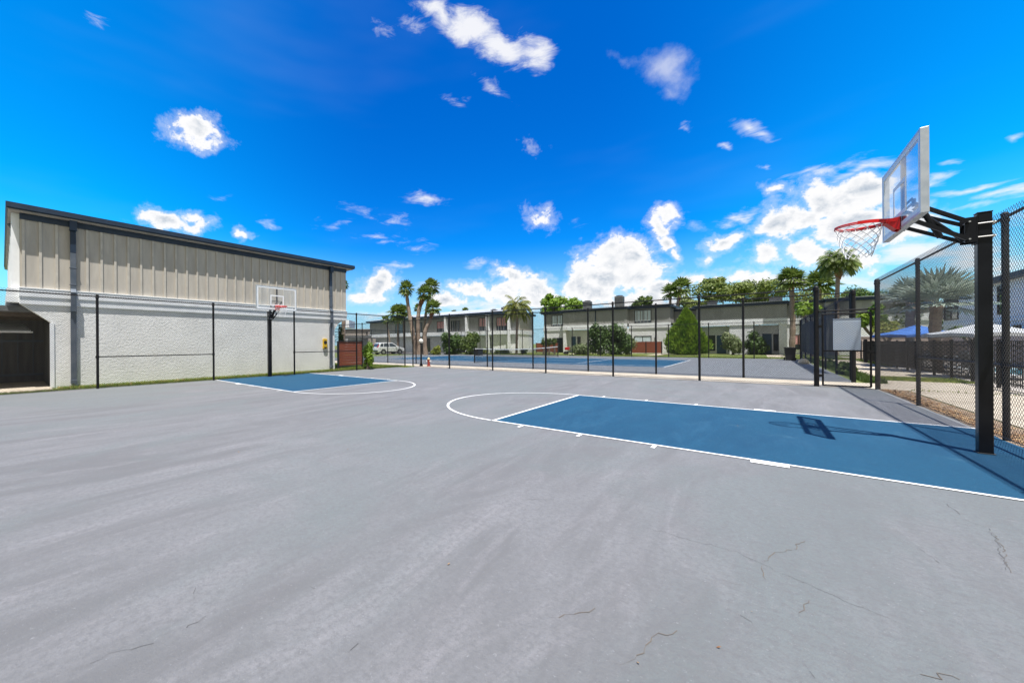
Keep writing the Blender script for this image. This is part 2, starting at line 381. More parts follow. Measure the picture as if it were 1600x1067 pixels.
def screen_mat(name, col, op):
    m = bpy.data.materials.new(name); m.use_nodes = True; t = m.node_tree
    b = t.nodes['Principled BSDF']; b.inputs['Base Color'].default_value = (*col, 1); b.inputs['Roughness'].default_value = .8
    tr = t.nodes.new('ShaderNodeBsdfTransparent'); mx = t.nodes.new('ShaderNodeMixShader')
    g = t.nodes.new('ShaderNodeNewGeometry'); n = t.nodes.new('ShaderNodeTexNoise'); n.inputs['Scale'].default_value = 1.5
    t.links.new(g.outputs['Position'], n.inputs['Vector'])
    r = t.nodes.new('ShaderNodeMapRange'); r.inputs['To Min'].default_value = op - .07; r.inputs['To Max'].default_value = op + .07
    t.links.new(n.outputs['Fac'], r.inputs['Value']); t.links.new(r.outputs[0], mx.inputs[0])
    t.links.new(tr.outputs[0], mx.inputs[1]); t.links.new(b.outputs[0], mx.inputs[2])
    t.links.new(mx.outputs[0], t.nodes['Material Output'].inputs[0]); return m
m_screen = screen_mat('windscreen_mesh', (.035, .033, .04), .86)
m_tnet = screen_mat('tennis_net', (.02, .02, .022), .32)
def board_glass():
    m = bpy.data.materials.new('backboard_glass'); m.use_nodes = True; t = m.node_tree
    for n in list(t.nodes):
        if n.type != 'OUTPUT_MATERIAL': t.nodes.remove(n)
    o = t.nodes['Material Output']
    tr = t.nodes.new('ShaderNodeBsdfTransparent'); tr.inputs[0].default_value = (.93, .95, .96, 1)
    gl = t.nodes.new('ShaderNodeBsdfGlossy'); gl.inputs['Roughness'].default_value = .03; gl.inputs[0].default_value = (.9, .92, .95, 1)
    df = t.nodes.new('ShaderNodeBsdfDiffuse'); df.inputs[0].default_value = (.7, .74, .78, 1)
    g = t.nodes.new('ShaderNodeNewGeometry'); nz = t.nodes.new('ShaderNodeTexNoise'); nz.inputs['Scale'].default_value = 2.5; nz.inputs['Detail'].default_value = 6
    t.links.new(g.outputs['Position'], nz.inputs['Vector'])
    r = t.nodes.new('ShaderNodeMapRange'); r.inputs['From Min'].default_value = .35; r.inputs['From Max'].default_value = .7
    r.inputs['To Min'].default_value = .10; r.inputs['To Max'].default_value = .30; t.links.new(nz.outputs['Fac'], r.inputs['Value'])
    f = t.nodes.new('ShaderNodeFresnel'); f.inputs[0].default_value = 1.45
    m1 = t.nodes.new('ShaderNodeMixShader'); m2 = t.nodes.new('ShaderNodeMixShader')
    t.links.new(r.outputs[0], m1.inputs[0]); t.links.new(tr.outputs[0], m1.inputs[1]); t.links.new(df.outputs[0], m1.inputs[2])
    fm = t.nodes.new('ShaderNodeMath'); fm.operation = 'MULTIPLY'; fm.inputs[1].default_value = .35; t.links.new(f.outputs[0], fm.inputs[0]); t.links.new(fm.outputs[0], m2.inputs[0]); t.links.new(m1.outputs[0], m2.inputs[1]); t.links.new(gl.outputs[0], m2.inputs[2])
    t.links.new(m2.outputs[0], o.inputs[0]); return m
m_bglass = board_glass()

# ------------------------------------------------------------------ helpers
ORG = {}
def V3(*a): return Vector(a)
class MB:
    def __init__(s): s.v = []; s.f = []; s.mi = []; s.cur = 0
    def quad(s, *p):
        b = len(s.v); s.v += [tuple(q) for q in p]; s.f.append(tuple(range(b, b + len(p)))); s.mi.append(s.cur)
    def box(s, x0, y0, z0, x1, y1, z1):
        if x0 > x1: x0, x1 = x1, x0
        if y0 > y1: y0, y1 = y1, y0
        if z0 > z1: z0, z1 = z1, z0
        b = len(s.v)
        s.v += [(x0, y0, z0), (x1, y0, z0), (x1, y1, z0), (x0, y1, z0), (x0, y0, z1), (x1, y0, z1), (x1, y1, z1), (x0, y1, z1)]
        for q in ((3, 2, 1, 0), (4, 5, 6, 7), (0, 1, 5, 4), (1, 2, 6, 5), (2, 3, 7, 6), (3, 0, 4, 7)):
            s.f.append(tuple(b + i for i in q)); s.mi.append(s.cur)
        return s
    def obox(s, c, ax, ay, az):   # centre and three half-axes
        c, ax, ay, az = map(Vector, (c, ax, ay, az)); b = len(s.v)
        for k in (-1, 1):
            for i, j in ((-1, -1), (1, -1), (1, 1), (-1, 1)): s.v.append(tuple(c + ax * i + ay * j + az * k))
        for q in ((3, 2, 1, 0), (4, 5, 6, 7), (0, 1, 5, 4), (1, 2, 6, 5), (2, 3, 7, 6), (3, 0, 4, 7)):
            s.f.append(tuple(b + i for i in q)); s.mi.append(s.cur)
        return s
    def bar(s, a, b_, w, h=None):   # rectangular bar from a to b
        a, b_ = Vector(a), Vector(b_); d = (b_ - a); l = d.length; d.normalize()
        up = Vector((0, 0, 1)) if abs(d.z) < .95 else Vector((1, 0, 0))
        sd_ = d.cross(up).normalized(); up = sd_.cross(d).normalized(); h = h or w
        return s.obox((a + b_) / 2, d * l / 2, sd_ * w / 2, up * h / 2)
    def tube(s, pts, r, n=8, caps=True, closed=False):
        pts = [Vector(p) for p in pts]; rs = r if isinstance(r, (list, tuple)) else [r] * len(pts)
        b = len(s.v); m = len(pts); prev = None
        for i, p in enumerate(pts):
            if closed: d = pts[(i + 1) % m] - pts[i - 1]
            else: d = (pts[min(i + 1, m - 1)] - pts[max(i - 1, 0)])
            d = d.normalized() if d.length > 1e-9 else Vector((0, 0, 1))
            if prev is None:
                up = Vector((0, 0, 1)) if abs(d.z) < .9 else Vector((1, 0, 0)); x = d.cross(up).normalized()
            else: x = (prev - d * prev.dot(d)).normalized()
            prev = x; y = d.cross(x)
            for k in range(n):
                a = 2 * math.pi * k / n; s.v.append(tuple(p + (x * math.cos(a) + y * math.sin(a)) * rs[i]))
        for i in range(m if closed else m - 1):
            j = (i + 1) % m
            for k in range(n):
                s.f.append((b + i * n + k, b + i * n + (k + 1) % n, b + j * n + (k + 1) % n, b + j * n + k)); s.mi.append(s.cur)
        if caps and not closed:
            s.f.append(tuple(b + k for k in range(n))[::-1]); s.mi.append(s.cur)
            s.f.append(tuple(b + (m - 1) * n + k for k in range(n))); s.mi.append(s.cur)
        return s
    def lathe(s, c, prof, n=16):
        b = len(s.v); c = Vector(c)
        for (r, z) in prof:
            for k in range(n):
                a = 2 * math.pi * k / n; s.v.append((c.x + r * math.cos(a), c.y + r * math.sin(a), c.z + z))
        for i in range(len(prof) - 1):
            for k in range(n):
                s.f.append((b + i * n + k, b + i * n + (k + 1) % n, b + (i + 1) * n + (k + 1) % n, b + (i + 1) * n + k)); s.mi.append(s.cur)
        return s
    def prism(s, poly, off):       # polygon (list of 3-D points) extruded by vector off
        b = len(s.v); n = len(poly); off = Vector(off)
        s.v += [tuple(p) for p in poly] + [tuple(Vector(p) + off) for p in poly]
        s.f.append(tuple(range(b, b + n))[::-1]); s.mi.append(s.cur)
        s.f.append(tuple(range(b + n, b + 2 * n))); s.mi.append(s.cur)
        for k in range(n):
            j = (k + 1) % n; s.f.append((b + k, b + j, b + n + j, b + n + k)); s.mi.append(s.cur)
        return s
    def build(s, name, mats, parent=None, smooth=False, org=None, kind=None, bevel=0):
        me = bpy.data.meshes.new(name)
        o = bpy.data.objects.new(name, me); C.objects.link(o)
        po = ORG.get(parent.name, Vector((0, 0, 0))) if parent else Vector(org or (0, 0, 0))
        me.from_pydata([(x - po.x, y - po.y, z - po.z) for x, y, z in s.v], [], s.f)
        if not isinstance(mats, (list, tuple)): mats = [mats]
        for m in mats: me.materials.append(m)
        if len(mats) > 1: me.polygons.foreach_set('material_index', s.mi)
        if smooth: me.polygons.foreach_set('use_smooth', [True] * len(me.polygons))
        me.update()
        ORG[o.name] = po
        if parent: o.parent = parent
        else: o.location = po
        if kind: o['kind'] = kind
        if bevel:
            bm = o.modifiers.new('b', 'BEVEL'); bm.width = bevel; bm.segments = 2; bm.limit_method = 'ANGLE'
        return o
def thing(name, label, cat, loc=(0, 0, 0), group=None):
    o = bpy.data.objects.new(name, None); C.objects.link(o); o.location = loc; o.empty_display_size = .3
    ORG[o.name] = Vector(loc); tag(o, label, cat, group); return o
def tag(o, label, cat, group=None):
    o['label'] = label; o['category'] = cat
    if group: o['group'] = group
    return o
def copy_tree(o, parent=None):
    c = o.copy(); C.objects.link(c)
    if parent: c.parent = parent
    for ch in [x for x in bpy.data.objects if x.parent == o]: copy_tree(ch, c)
    return c
_cy, _sy = math.cos(R(41.012)), math.sin(R(41.012))
def ray(px, py):
    """direction from the survey point (the camera) through a point of the 1600 px photograph"""
    dx, dy = px - 800, py - 533.5; cr, sr = math.cos(.0068), math.sin(.0068)
    X = dx * cr - dy * sr + 123.378; Y = dx * sr + dy * cr - 2.831
    x, z = X / F, -Y / F
    return Vector((x * _cy - _sy, x * _sy + _cy, z))
def at(px, py, d): return Vector(CAM) + ray(px, py) * d
def on_v(px, py, v):
    r = ray(px, py); return Vector(CAM) + r * ((v - CAM[1]) / r.y)
def on_u(px, py, u):
    r = ray(px, py); return Vector(CAM) + r * ((u - CAM[0]) / r.x)
def flat(name, x0, y0, x1, y1, z, m, kind='structure'):
    b = MB(); b.quad((x0, y0, z), (x1, y0, z), (x1, y1, z), (x0, y1, z)); return b.build(name, m, kind=kind)
rnd = random.Random(7)
# ================================================================== setting: ground sheets
flat('ground', -400, -120, 400, 600, -0.012, m_grass)
flat('parking_road', -90, 29.5, -29.5, 75, -0.004, m_asph)
flat('basketball_court', -13.42, -22, 6.42, 8.80, 0.0, m_court)
W, FT = 2.18, 5.79
# blue key areas
def key(u_ft, v0, u_base):
    b = MB(); s = 1 if u_base > u_ft else -1
    x0, x1 = sorted((u_ft, u_base))
    b.quad((x0, v0 - W, .004), (x1, v0 - W, .004), (x1, v0 + W, .004), (x0, v0 + W, .004))
    b.build('key_area', m_blue, kind='structure')
    l = MB(); z = .008; lw = .052
    def r(a0, b0, a1, b1): l.quad((a0, b0, z), (a1, b0, z), (a1, b1, z), (a0, b1, z))
    r(x0 if s < 0 else u_ft - lw / 2, v0 - W - lw / 2, x1 if s > 0 else u_ft + lw / 2, v0 - W + lw / 2)
    r(x0 if s < 0 else u_ft - lw / 2, v0 + W - lw / 2, x1 if s > 0 else u_ft + lw / 2, v0 + W + lw / 2)
    r(u_ft - lw / 2, v0 - W + lw / 2, u_ft + lw / 2, v0 + W - lw / 2)
    for side in (-1, 1):
        e = v0 + side * (W + lw / 2)
        for k, wd in ((0.62, .05), (1.62, .05), (2.63, .05)):
            r(u_ft + s * k - wd / 2, e, u_ft + s * k + wd / 2, e + side * .17)
        r(u_ft + s * 3.64, e, u_ft + s * 3.98, e + side * (.115))
    n = 72
    for i in range(n):
        a0 = math.pi / 2 + math.pi * i / n; a1 = math.pi / 2 + math.pi * (i + 1) / n
        if i == 0: a0 += .012
        if i == n - 1: a1 -= .012
        ro, ri = W + lw / 2, W - lw / 2
        p = lambda rr, a: (u_ft + s * rr * math.cos(a) - s * lw / 2, v0 + rr * math.sin(a), z)
        l.quad(p(ri, a0), p(ro, a0), p(ro, a1), p(ri, a1))
    l.build('court_line', m_line, kind='structure')
key(0.0, 0.0, 6.36)
key(-6.98, -0.17, -13.38)

# walk between the two courts, tennis court, walk on the pool side
flat('path', -60, 8.92, 9.2, 11.15, 0.0, m_conc)
flat('pool_walk', 6.95, -14, 9.16, 8.90, 0.0, m_conc)
flat('garden_walk', 7.0, 11.17, 9.16, 34, 0.0, m_conc)
flat('tennis_court', -31, 11.25, 6.25, 33.6, 0.0, m_tgrey)
flat('tennis_paint', -24.12, 16.52, -0.35, 27.49, 0.004, m_blue)
tl = MB()
def r2(a0, b0, a1, b1): tl.quad((a0, b0, .008), (a1, b0, .008), (a1, b1, .008), (a0, b1, .008))
cu, cv = -12.235, 22.0
r2(-24.12, 16.50, -.35, 16.56); r2(-24.12, 27.46, -.35, 27.52)
r2(-.41, 16.56, -.35, 27.46); r2(-24.12, 16.56, -24.06, 27.46)
r2(-24.06, 17.88, -.41, 17.94); r2(-24.06, 26.1, -.41, 26.16)
r2(-5.84, 17.94, -5.78, 26.1); r2(-18.7, 17.94, -18.64, 26.1); r2(-18.64, 21.97, -5.84, 22.03)
tl.build('tennis_line', m_line, kind='structure')
flat('entry_slab', -19, -14, -13.85, -7.03, .006, m_conc)
flat('pool_deck', 9.16, 3, 34, 42, 0.004, m_deck)
# pool with a coping
pb = MB(); pb.quad((11.4, 17.5, .012), (26, 17.5, .012), (26, 24.5, .012), (11.4, 24.5, .012)); pb.build('pool_water', m_water, kind='structure')
pc = MB()
for q in ((11.1, 17.2, 26.3, 17.5), (11.1, 24.5, 26.3, 24.8), (11.1, 17.5, 11.4, 24.5), (26, 17.5, 26.3, 24.5)): pc.box(q[0], q[1], .006, q[2], q[3], .06)
pc.build('pool_coping', m_trim, kind='structure')
# soil strip along the right-hand fence and thin kerb
st = MB(); n = 60
for i in range(n):
    v0 = -14 + i * 22.9 / n; v1 = -14 + (i + 1) * 22.9 / n
    w0 = .02 * math.sin(i * 1.7) + .015 * math.sin(i * .6); w1 = .02 * math.sin((i + 1) * 1.7) + .015 * math.sin((i + 1) * .6)
    st.quad((6.38 + w0, v0, .005), (6.90, v0, .005), (6.90, v1, .005), (6.38 + w1, v1, .005))
st.build('soil_strip', m_dirt, kind='structure')
for i, (x0, x1) in enumerate(((-5.9, -4.6), (4.3, 5.6), (-15, -13.6))):
    flat('entry_walk', x0, 33.9, x1, 46.5, -0.002, m_conc)

# ---- cracks of the court surface (photo positions turned into court positions)
def crack(name, lines, m, w):
    b = MB(); rr = random.Random(5)
    for ln in lines:
        pts = [Vector(p) for p in ln]; out = []
        for a, c_ in zip(pts[:-1], pts[1:]):
            k = max(2, int((c_ - a).length / .035))
            for i in range(k): out.append(a.lerp(c_, i / k) + Vector((rr.uniform(-1, 1), rr.uniform(-1, 1), 0)) * .014)
        out.append(pts[-1])
        for i in range(len(out) - 1):
            d = (out[i + 1] - out[i]); d.z = 0
            if d.length < 1e-6: continue
            nrm = Vector((-d.y, d.x, 0)).normalized(); t = i / len(out)
            ww = w * (0.35 + 1.1 * rr.random()) * min(1, 6 * t + .2, 6 * (1 - t) + .2)
            a, c_ = out[i], out[i + 1]
            b.quad(tuple(a - nrm * ww)[:2] + (.003,), tuple(c_ - nrm * ww)[:2] + (.003,), tuple(c_ + nrm * ww)[:2] + (.003,), tuple(a + nrm * ww)[:2] + (.003,))
    return b.build(name, m, kind='structure')
def gp(*pp):
    o = []
    for x, y in pp:
        r = ray(x, y); o.append(tuple(Vector(CAM) + r * (-CAM[2] / r.z)))
    return o
crack('court_crack', [gp((118, 1044), (150, 1032), (192, 1014), (240, 1005)), gp((282, 990), (300, 976), (322, 962)), gp((302, 934), (306, 918)),
      gp((480, 912), (492, 920)), gp((990, 820), (1060, 838), (1150, 862), (1210, 890), (1290, 925), (1400, 972)), gp((1470, 782), (1500, 804)), gp((1490, 806), (1545, 826), (1562, 850), (1572, 890)),
      gp((1430, 852), (1468, 880)), gp((1140, 952), (1175, 972)), gp((1262, 1040), (1274, 1060)), gp((820, 780), (866, 780)), gp((955, 770), (985, 776)), gp((230, 830), (258, 826)),
      gp((540, 1020), (560, 1005)), gp((1140, 720), (1160, 728))], m_crack, .0010)
crack('court_crack', [gp((966, 1040), (1000, 1026), (1003, 1012), (1030, 992), (1058, 985)), gp((1188, 880), (1210, 866), (1240, 856), (1258, 846)), gp((1188, 880), (1196, 905)),
      gp((862, 968), (895, 958), (930, 950)), gp((1245, 960), (1264, 938)), gp((1420, 1055), (1465, 1060), (1470, 1052), (1500, 1062)), gp((1552, 832), (1570, 858), (1568, 880), (1580, 895)),
      gp((1128, 905), (1156, 914))], m_crackt, .0016)

# ================================================================== grass blades, litter
def blades(name, areas, n, h, m, kind='stuff', seed=1, label=None, cat=None, z=-.012):
    rr = random.Random(seed); b = MB(); tot = sum(a[4] for a in areas)
    for a in areas:
        for i in range(int(n * a[4] / tot)):
            x = rr.uniform(a[0], a[2]); y = rr.uniform(a[1], a[3]); hh = h * rr.uniform(.5, 1.3); an = rr.uniform(0, 6.28); w = h * .10
            dx, dy = math.cos(an) * w, math.sin(an) * w; lx, ly = rr.uniform(-.5, .5) * hh, rr.uniform(-.5, .5) * hh
            b.quad((x - dx, y - dy, z), (x + dx, y + dy, z), (x + lx, y + ly, z + hh))
    o = b.build(name, m, kind=kind); return tag(o, label, cat)
blades('grass', [(-14.72, -6.9, -13.36, 8.4, 1.0), (-13.8, -14, -13.36, -6.9, .2)], 26000, .075, m_blade, seed=2, label='strip of short grass at the foot of the white stucco wall', cat='grass')
blades('grass', [(-20, 8.0, -12.6, 8.85, .4), (-20, 4.6, -13.2, 8.4, .5)], 30000, .09, m_blade, seed=3, label='lawn corner beside the brown slatted screen and court corner', cat='grass')
blades('grass', [(6.45, 11.3, 6.98, 33, 1.0), (9.0, 24, 9.4, 33, .1)], 9000, .17, m_leafm, seed=4, label='tufts of liriope along the edge of the tennis court by the walk', cat='ground cover')
blades('grass', [(7.0, 8.95, 9.0, 8.96, .01), (7.15, 12.8, 9.1, 14.6, 1)], 9000, .07, m_blade, seed=5, label='small bright grass patch beside the pool walk', cat='grass', z=0)
blades('grass', [(-30, 33.7, 10, 37, 1.0)], 22000, .12, m_blade, seed=6, label='lawn between the tennis court and the town houses', cat='lawn')
def litter(name, n, area, seed, label, size=.03, z=.008):
    rr = random.Random(seed); b = MB()
    for i in range(n):
        x, y = area(rr); a = rr.uniform(0, 6.28); s = size * rr.uniform(.4, 1.4)
        d = Vector((math.cos(a), math.sin(a), rr.uniform(-.5, .5))) * s; e = Vector((-math.sin(a), math.cos(a), rr.uniform(-.4, .4))) * s * .45
        c = Vector((x, y, z + s * .35))
        b.quad(c - d, c - e, c + d, c + e)
    return tag(b.build(name, m_litter, kind='stuff'), label, 'leaf litter')
litter('leaf_litter', 2600, lambda r: (6.42 + abs(r.gauss(0, .16)), r.uniform(-6, 8.8)), 3, 'dry brown leaves gathered along the foot of the right fence', .035)
litter('leaf_litter', 60, lambda r: (r.uniform(-9, 5), r.uniform(-7, 6)), 9, 'single dry leaves scattered over the grey court', .011, .004)
litter('leaf_litter', 700, lambda r: (r.uniform(-14.6, -13.4), r.uniform(-10, 5)), 12, 'brown debris in the grass strip by the white wall', .04, .02)

# ================================================================== chain-link fences
CELL = .070
def mesh_wires(b, A, B, z0, z1, wr=.0030, cell=CELL):
    """diamond wire fabric between plan points A and B"""
    A = Vector((A[0], A[1], 0)); B = Vector((B[0], B[1], 0)); d = (B - A); Ln = d.length; d.normalize(); nrm = Vector((-d.y, d.x, 0)); Hh = z1 - z0
    def prism3(t0, zz0, t1, zz1, off):
        p = A + d * t0 + nrm * off; q = A + d * t1 + nrm * off
        p = Vector((p.x, p.y, zz0)); q = Vector((q.x, q.y, zz1)); ax = (q - p).normalized(); s1 = nrm; s2 = ax.cross(nrm)
        bb = len(b.v)
        for c in (p, q):
            for k in range(3):
                a = k * 2.0944; b.v.append(tuple(c + (s1 * math.cos(a) + s2 * math.sin(a)) * wr))
        for k in range(3):
            j = (k + 1) % 3; b.f.append((bb + k, bb + j, bb + 3 + j, bb + 3 + k)); b.mi.append(0)
    x = -Hh
    while x < Ln:
        # rising wire starts at (x,z0) ; clip to 0..Ln
        t0, t1 = x, x + Hh; a0 = max(t0, 0); a1 = min(t1, Ln)
        if a1 - a0 > .01:
            prism3(a0, z0 + (a0 - t0), a1, z0 + (a1 - t0), .0017); prism3(a0, z1 - (a0 - t0), a1, z1 - (a1 - t0), -.0017)
        x += cell
def fence(label, A, B, ts, H=3.1, post_r=.038, mids=(), group=None, z0=.03, rail_r=.021, thick=(), top=True, side=.03, bottom=True, loc=None, wr=.0028):
    A = Vector((A[0], A[1], 0)); B = Vector((B[0], B[1], 0)); d = (B - A); Ln = d.length; d.normalize(); nrm = Vector((-d.y, d.x, 0))
    t = thing('chain_link_fence', label, 'fence', A + d * min(ts), group)
    for i, s in enumerate(ts):
        p = A + d * s; r_ = post_r * (1.6 if i in thick else 1)
        b = MB(); b.tube([(p.x, p.y, -.01), (p.x, p.y, H + .02)], r_, 12)
        b.lathe((p.x, p.y, H + .02), [(r_ * 1.12, -.05), (r_ * 1.12, 0), (r_ * .7, r_ * .7), (0.001, r_ * .9)], 12)
        b.lathe((p.x, p.y, H), [(r_ * 1.18, -.10), (r_ * 1.22, -.08), (r_ * 1.22, -.05), (r_, -.04)], 12)
        b.build('post', m_black, t, smooth=False)
    if top:
        b = MB(); a_, e_ = A + d * ts[0], A + d * ts[-1]; b.tube([(a_.x, a_.y, H - .03), (e_.x, e_.y, H - .03)], rail_r, 10); b.build('top_rail', m_black, t)
    for (i, j) in mids:
        a_, e_ = A + d * (ts[i] - .06), A + d * (ts[j] + .03); b = MB(); b.tube([(a_.x, a_.y, 1.07), (e_.x, e_.y, 1.07)], rail_r * .9, 10)
        for s in ts[i:j + 1]:
            p = A + d * s; b.tube([(p.x, p.y, 1.03), (p.x, p.y, 1.11)], post_r * 1.25, 10)
        b.build('mid_rail', m_black, t)
    o = nrm * side
    b = MB(); mesh_wires(b, (A.x + o.x + d.x * ts[0], A.y + o.y + d.y * ts[0]), (A.x + o.x + d.x * ts[-1], A.y + o.y + d.y * ts[-1]), z0, H + .055, wr)
    a_, e_ = A + d * ts[0] + o, A + d * ts[-1] + o
    if bottom: b.tube([(a_.x, a_.y, z0 + .03), (e_.x, e_.y, z0 + .03)], .004, 5)
    b.build('wire_mesh', m_wire, t)
    return t
fence('black chain link fence in front of the white stucco wall, behind the far hoop', (-13.1, -13.2), (-13.1, 8.86), [0.0, 3.6, 7.17, 10.73, 14.26, 17.95, 21.7],
      mids=((2, 3), (4, 5)), H=3.13, side=.035)
fence('black chain link fence between the basketball court and the beige walk', (-12.75, 8.86), (5.1, 8.86), [0, 2.95, 5.85, 8.8, 11.8, 14.8, 17.85], H=3.12, thick=(6,), side=.035, wr=.0021)
fence('black chain link fence on the right beside the near hoop and pool walk', (6.37, 8.86), (6.37, -10.5), [0, 3.76, 7.65, 11.5, 15.4, 19.2], H=3.2, thick=(0,), post_r=.034, mids=((1, 5),), side=-.045, wr=.0023)
fence('near side fence of the tennis court, running along the beige walk', (-30.5, 11.3), (6.2, 11.3), [0, 3.2, 6.4, 9.6, 12.7, 15.7, 18.7, 21.7, 24.7, 27.7, 30.7, 33.75, 36.7], H=3.15, thick=(12,), side=.035, wr=.0016)
fence('far side fence of the tennis court, along the lawn of the town houses', (-30.5, 33.6), (6.2, 33.6), [0, 3.1, 6.2, 9.3, 12.4, 15.5, 18.5, 21.5, 24.5, 27.7, 30.8, 33.9, 36.7], H=3.1, side=.035, wr=.0014)
fence('left end fence of the tennis court near the parked white car', (-30.5, 11.3), (-30.5, 33.6), [0, 4.4, 8.9, 13.4, 17.8, 22.3], H=3.1, side=.035, wr=.0014)
tf = fence('right end fence of the tennis court hung with black windscreen', (6.27, 12.15), (6.27, 33.6), [0, 3.6, 7.2, 10.8, 14.4, 18, 21.45], H=3.12, thick=(0,), side=.035, wr=.0014)
b = MB(); n = 26
for i in range(n):
    v0 = 15.6 + i * 17.8 / n; v1 = 15.6 + (i + 1) * 17.8 / n
    s = lambda v: 6.22 + .012 * math.sin(v * 3.1) + .008 * math.sin(v * 7)
    b.quad((s(v0), v0, .62 + .02 * math.sin(v0 * 2)), (s(v1), v1, .62 + .02 * math.sin(v1 * 2)), (s(v1), v1, 2.72 + .04 * math.sin(v1 * 1.7)), (s(v0), v0, 2.72 + .04 * math.sin(v0 * 1.7)))
b.build('windscreen', m_screen, tf)
# gate at the corner
g = thing('gate', 'black chain link gate with a grey blue panel at the court corner', 'gate', (5.22, 8.86, 0))
b = MB()
for a, c_ in (((5.24, 0.05), (5.24, 2.28)), ((6.24, 0.05), (6.24, 2.28)), ((5.24, 2.28), (6.24, 2.28)), ((5.24, .05), (6.24, .05)), ((5.24, 1.13), (6.24, 1.13))):
    b.tube([(a[0], 8.86, a[1]), (c_[0], 8.86, c_[1])], .024, 10)
b.build('frame', m_black, g)
b = MB(); mesh_wires(b, (5.26, 8.83), (6.22, 8.83), .05, 2.28); b.build('wire_mesh', m_wire, g)
b = MB(); b.box(5.47, 8.89, 1.14, 6.05, 8.90, 2.13); b.build('panel', m_panel, g, bevel=.003)
b = MB(); b.box(6.10, 8.82, .78, 6.17, 8.91, 1.48); b.box(6.17, 8.83, 1.05, 6.32, 8.89, 1.12); b.build('latch', m_black, g, bevel=.005)
for z in (.35, 1.9):
    b = MB(); b.box(5.12, 8.82, z - .04, 5.24, 8.9, z + .04); b.build('hinge', m_black, g)
h = thing('gate_header', 'black header rail bridging the posts above the gate', 'rail', (5.1, 8.86, 2.38))
b = MB(); b.tube([(5.1, 8.86, 2.38), (6.37, 8.86, 2.38)], .024, 10); b.build('rail', m_black, h)
for x in (5.15, 6.30):
    b = MB(); b.tube([(x, 8.86, 2.38), (x + (.02 if x < 6 else -.02), 8.86, 2.38)], .045, 10); b.build('clamp', m_black, h)

